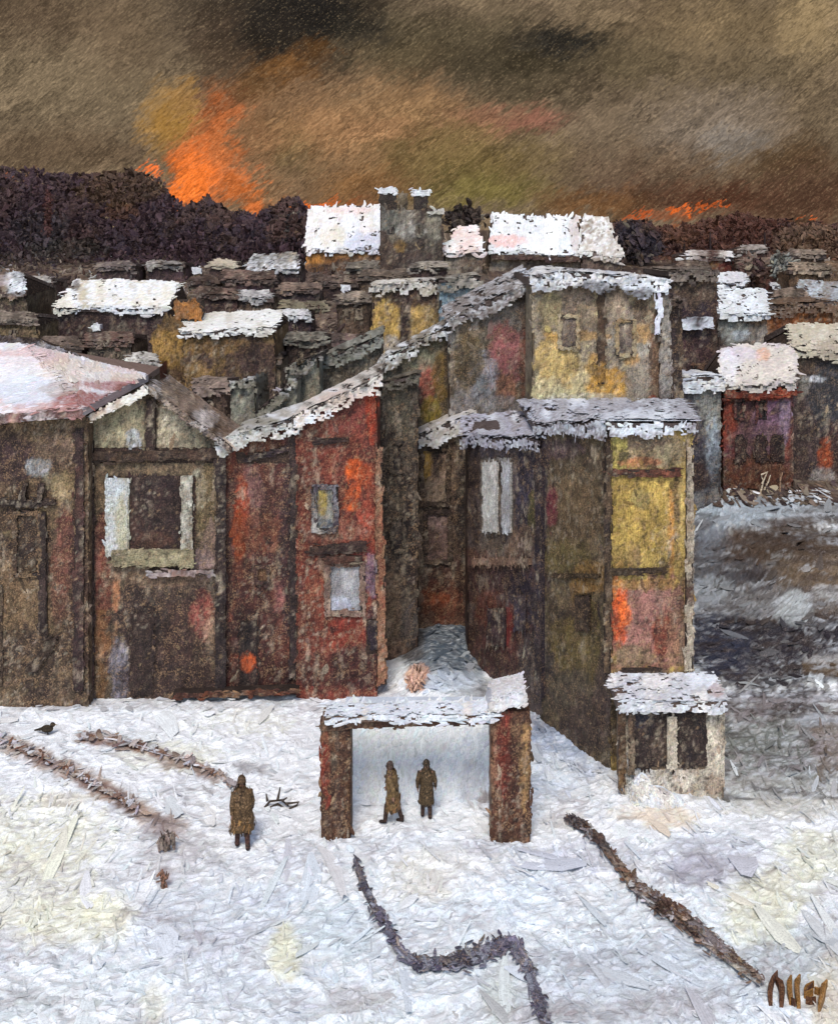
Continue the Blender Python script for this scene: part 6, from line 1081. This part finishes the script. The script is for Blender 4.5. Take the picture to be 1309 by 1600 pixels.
    V = loft(m, [(0, 0, hem * 1.75, .25 * b, .2), (0, 0, .75, .23 * b, .18), (0, 0, 1.0, .2 * b, .165), (0, 0, 1.25, .22 * b, .17), (0, 0, 1.4, .215 * b, .15), (0, 0, 1.47, .15, .11), (0, -.01, 1.54, .085, .085)], c0); dab(m, V, C, 150, .13 * s)
    if skirtc: 
        Cs = pal(skirtc, (), .1); V2 = np.array([W_(.25 * b * math.cos(a), .2 * math.sin(a), hem * 1.75 + zz) for a in np.linspace(0, 6.2, 16) for zz in (.02, .14, .26)]); dab(m, V2, Cs, 70, .14 * s)
    ct = m.build('coat', WALL, t)
    for sd, k in ((-1, 'l'), (1, 'r')):
        m = M(); p = [W_(*J[k + 'sh'][:3]), W_(*J[k + 'el'][:3]), W_(*J[k + 'wr'][:3])]; tube(m, p, [.085 * s, .066 * s, .05 * s], coat[0], 10); m.build('sleeve', WALL, ct)
    m = M()
    for sd, k in ((-1, 'l'), (1, 'r')): tube(m, [W_(*J[k + 'hip'][:3]), W_(*J[k + 'kn'][:3]), W_(*J[k + 'an'][:3])], [.11 * s, .075 * s, .06 * s], trousers, 10)
    m.build('trousers', DARK, t)
    for sd, k in ((-1, 'l'), (1, 'r')):
        m = M(); a, o = J[k + 'an'], J[k + 'to']; tube(m, [W_(a[0], a[1], .2), W_(a[0], a[1], .07), W_(o[0], o[1] + .02, .055), W_(o[0], o[1] - .03, .045)], [.058 * s, .06 * s, .052 * s, .03 * s], (44, 32, 28), 9); m.build('boot', DARK, t)
    m = M(); V = loft(m, [(0, -.01, 1.63, .118, .118), (0, -.005, 1.66, .112, .112), (0, 0, 1.73, .1, .1), (0, .01, 1.79, .05, .05)], lin(hat)); dab(m, V, pal([hat]), 24, .06 * s); m.build('hat', WALL, t)
    for x in (-.032, .032): m = M(); tube(m, [W_(x, -.118, 1.64), W_(x, -.124, 1.64)], [.012 * s, .006 * s], (24, 18, 16), 8); m.build('eye', DARK, t)
    m = M(); tube(m, [W_(-.025, -.112, 1.575), W_(.025, -.112, 1.575)], [.008 * s, .008 * s], (110, 50, 44), 6); m.build('mouth', DARK, t)
    return t
person('stooped walker in a long shaggy brown coat with ochre hem, alone on the snow', (379, 1326), 1.5, R(195), [(86, 66, 44), (70, 54, 40), (104, 80, 50)], .22, .13, (76, 58, 42), bulk=1.25, hem=.28, skirtc=[(150, 110, 62), (120, 88, 54), (176, 140, 92)], trousers=(66, 42, 36))
person('wider figure with ochre brown coat striding under the shelter, left of its companion', (614, 1286), 1.36, R(250), [(110, 88, 58), (90, 70, 52), (70, 58, 56)], .12, .22, (70, 56, 52), 'people standing in the shelter', bulk=1.15, skirtc=[(150, 112, 74), (124, 92, 60)])
person('slim figure in dark olive brown coat standing under the shelter, nearest the middle', (666, 1278), 1.3, R(175), [(72, 58, 40), (60, 48, 36)], .03, .06, (52, 42, 32), 'people standing in the shelter')
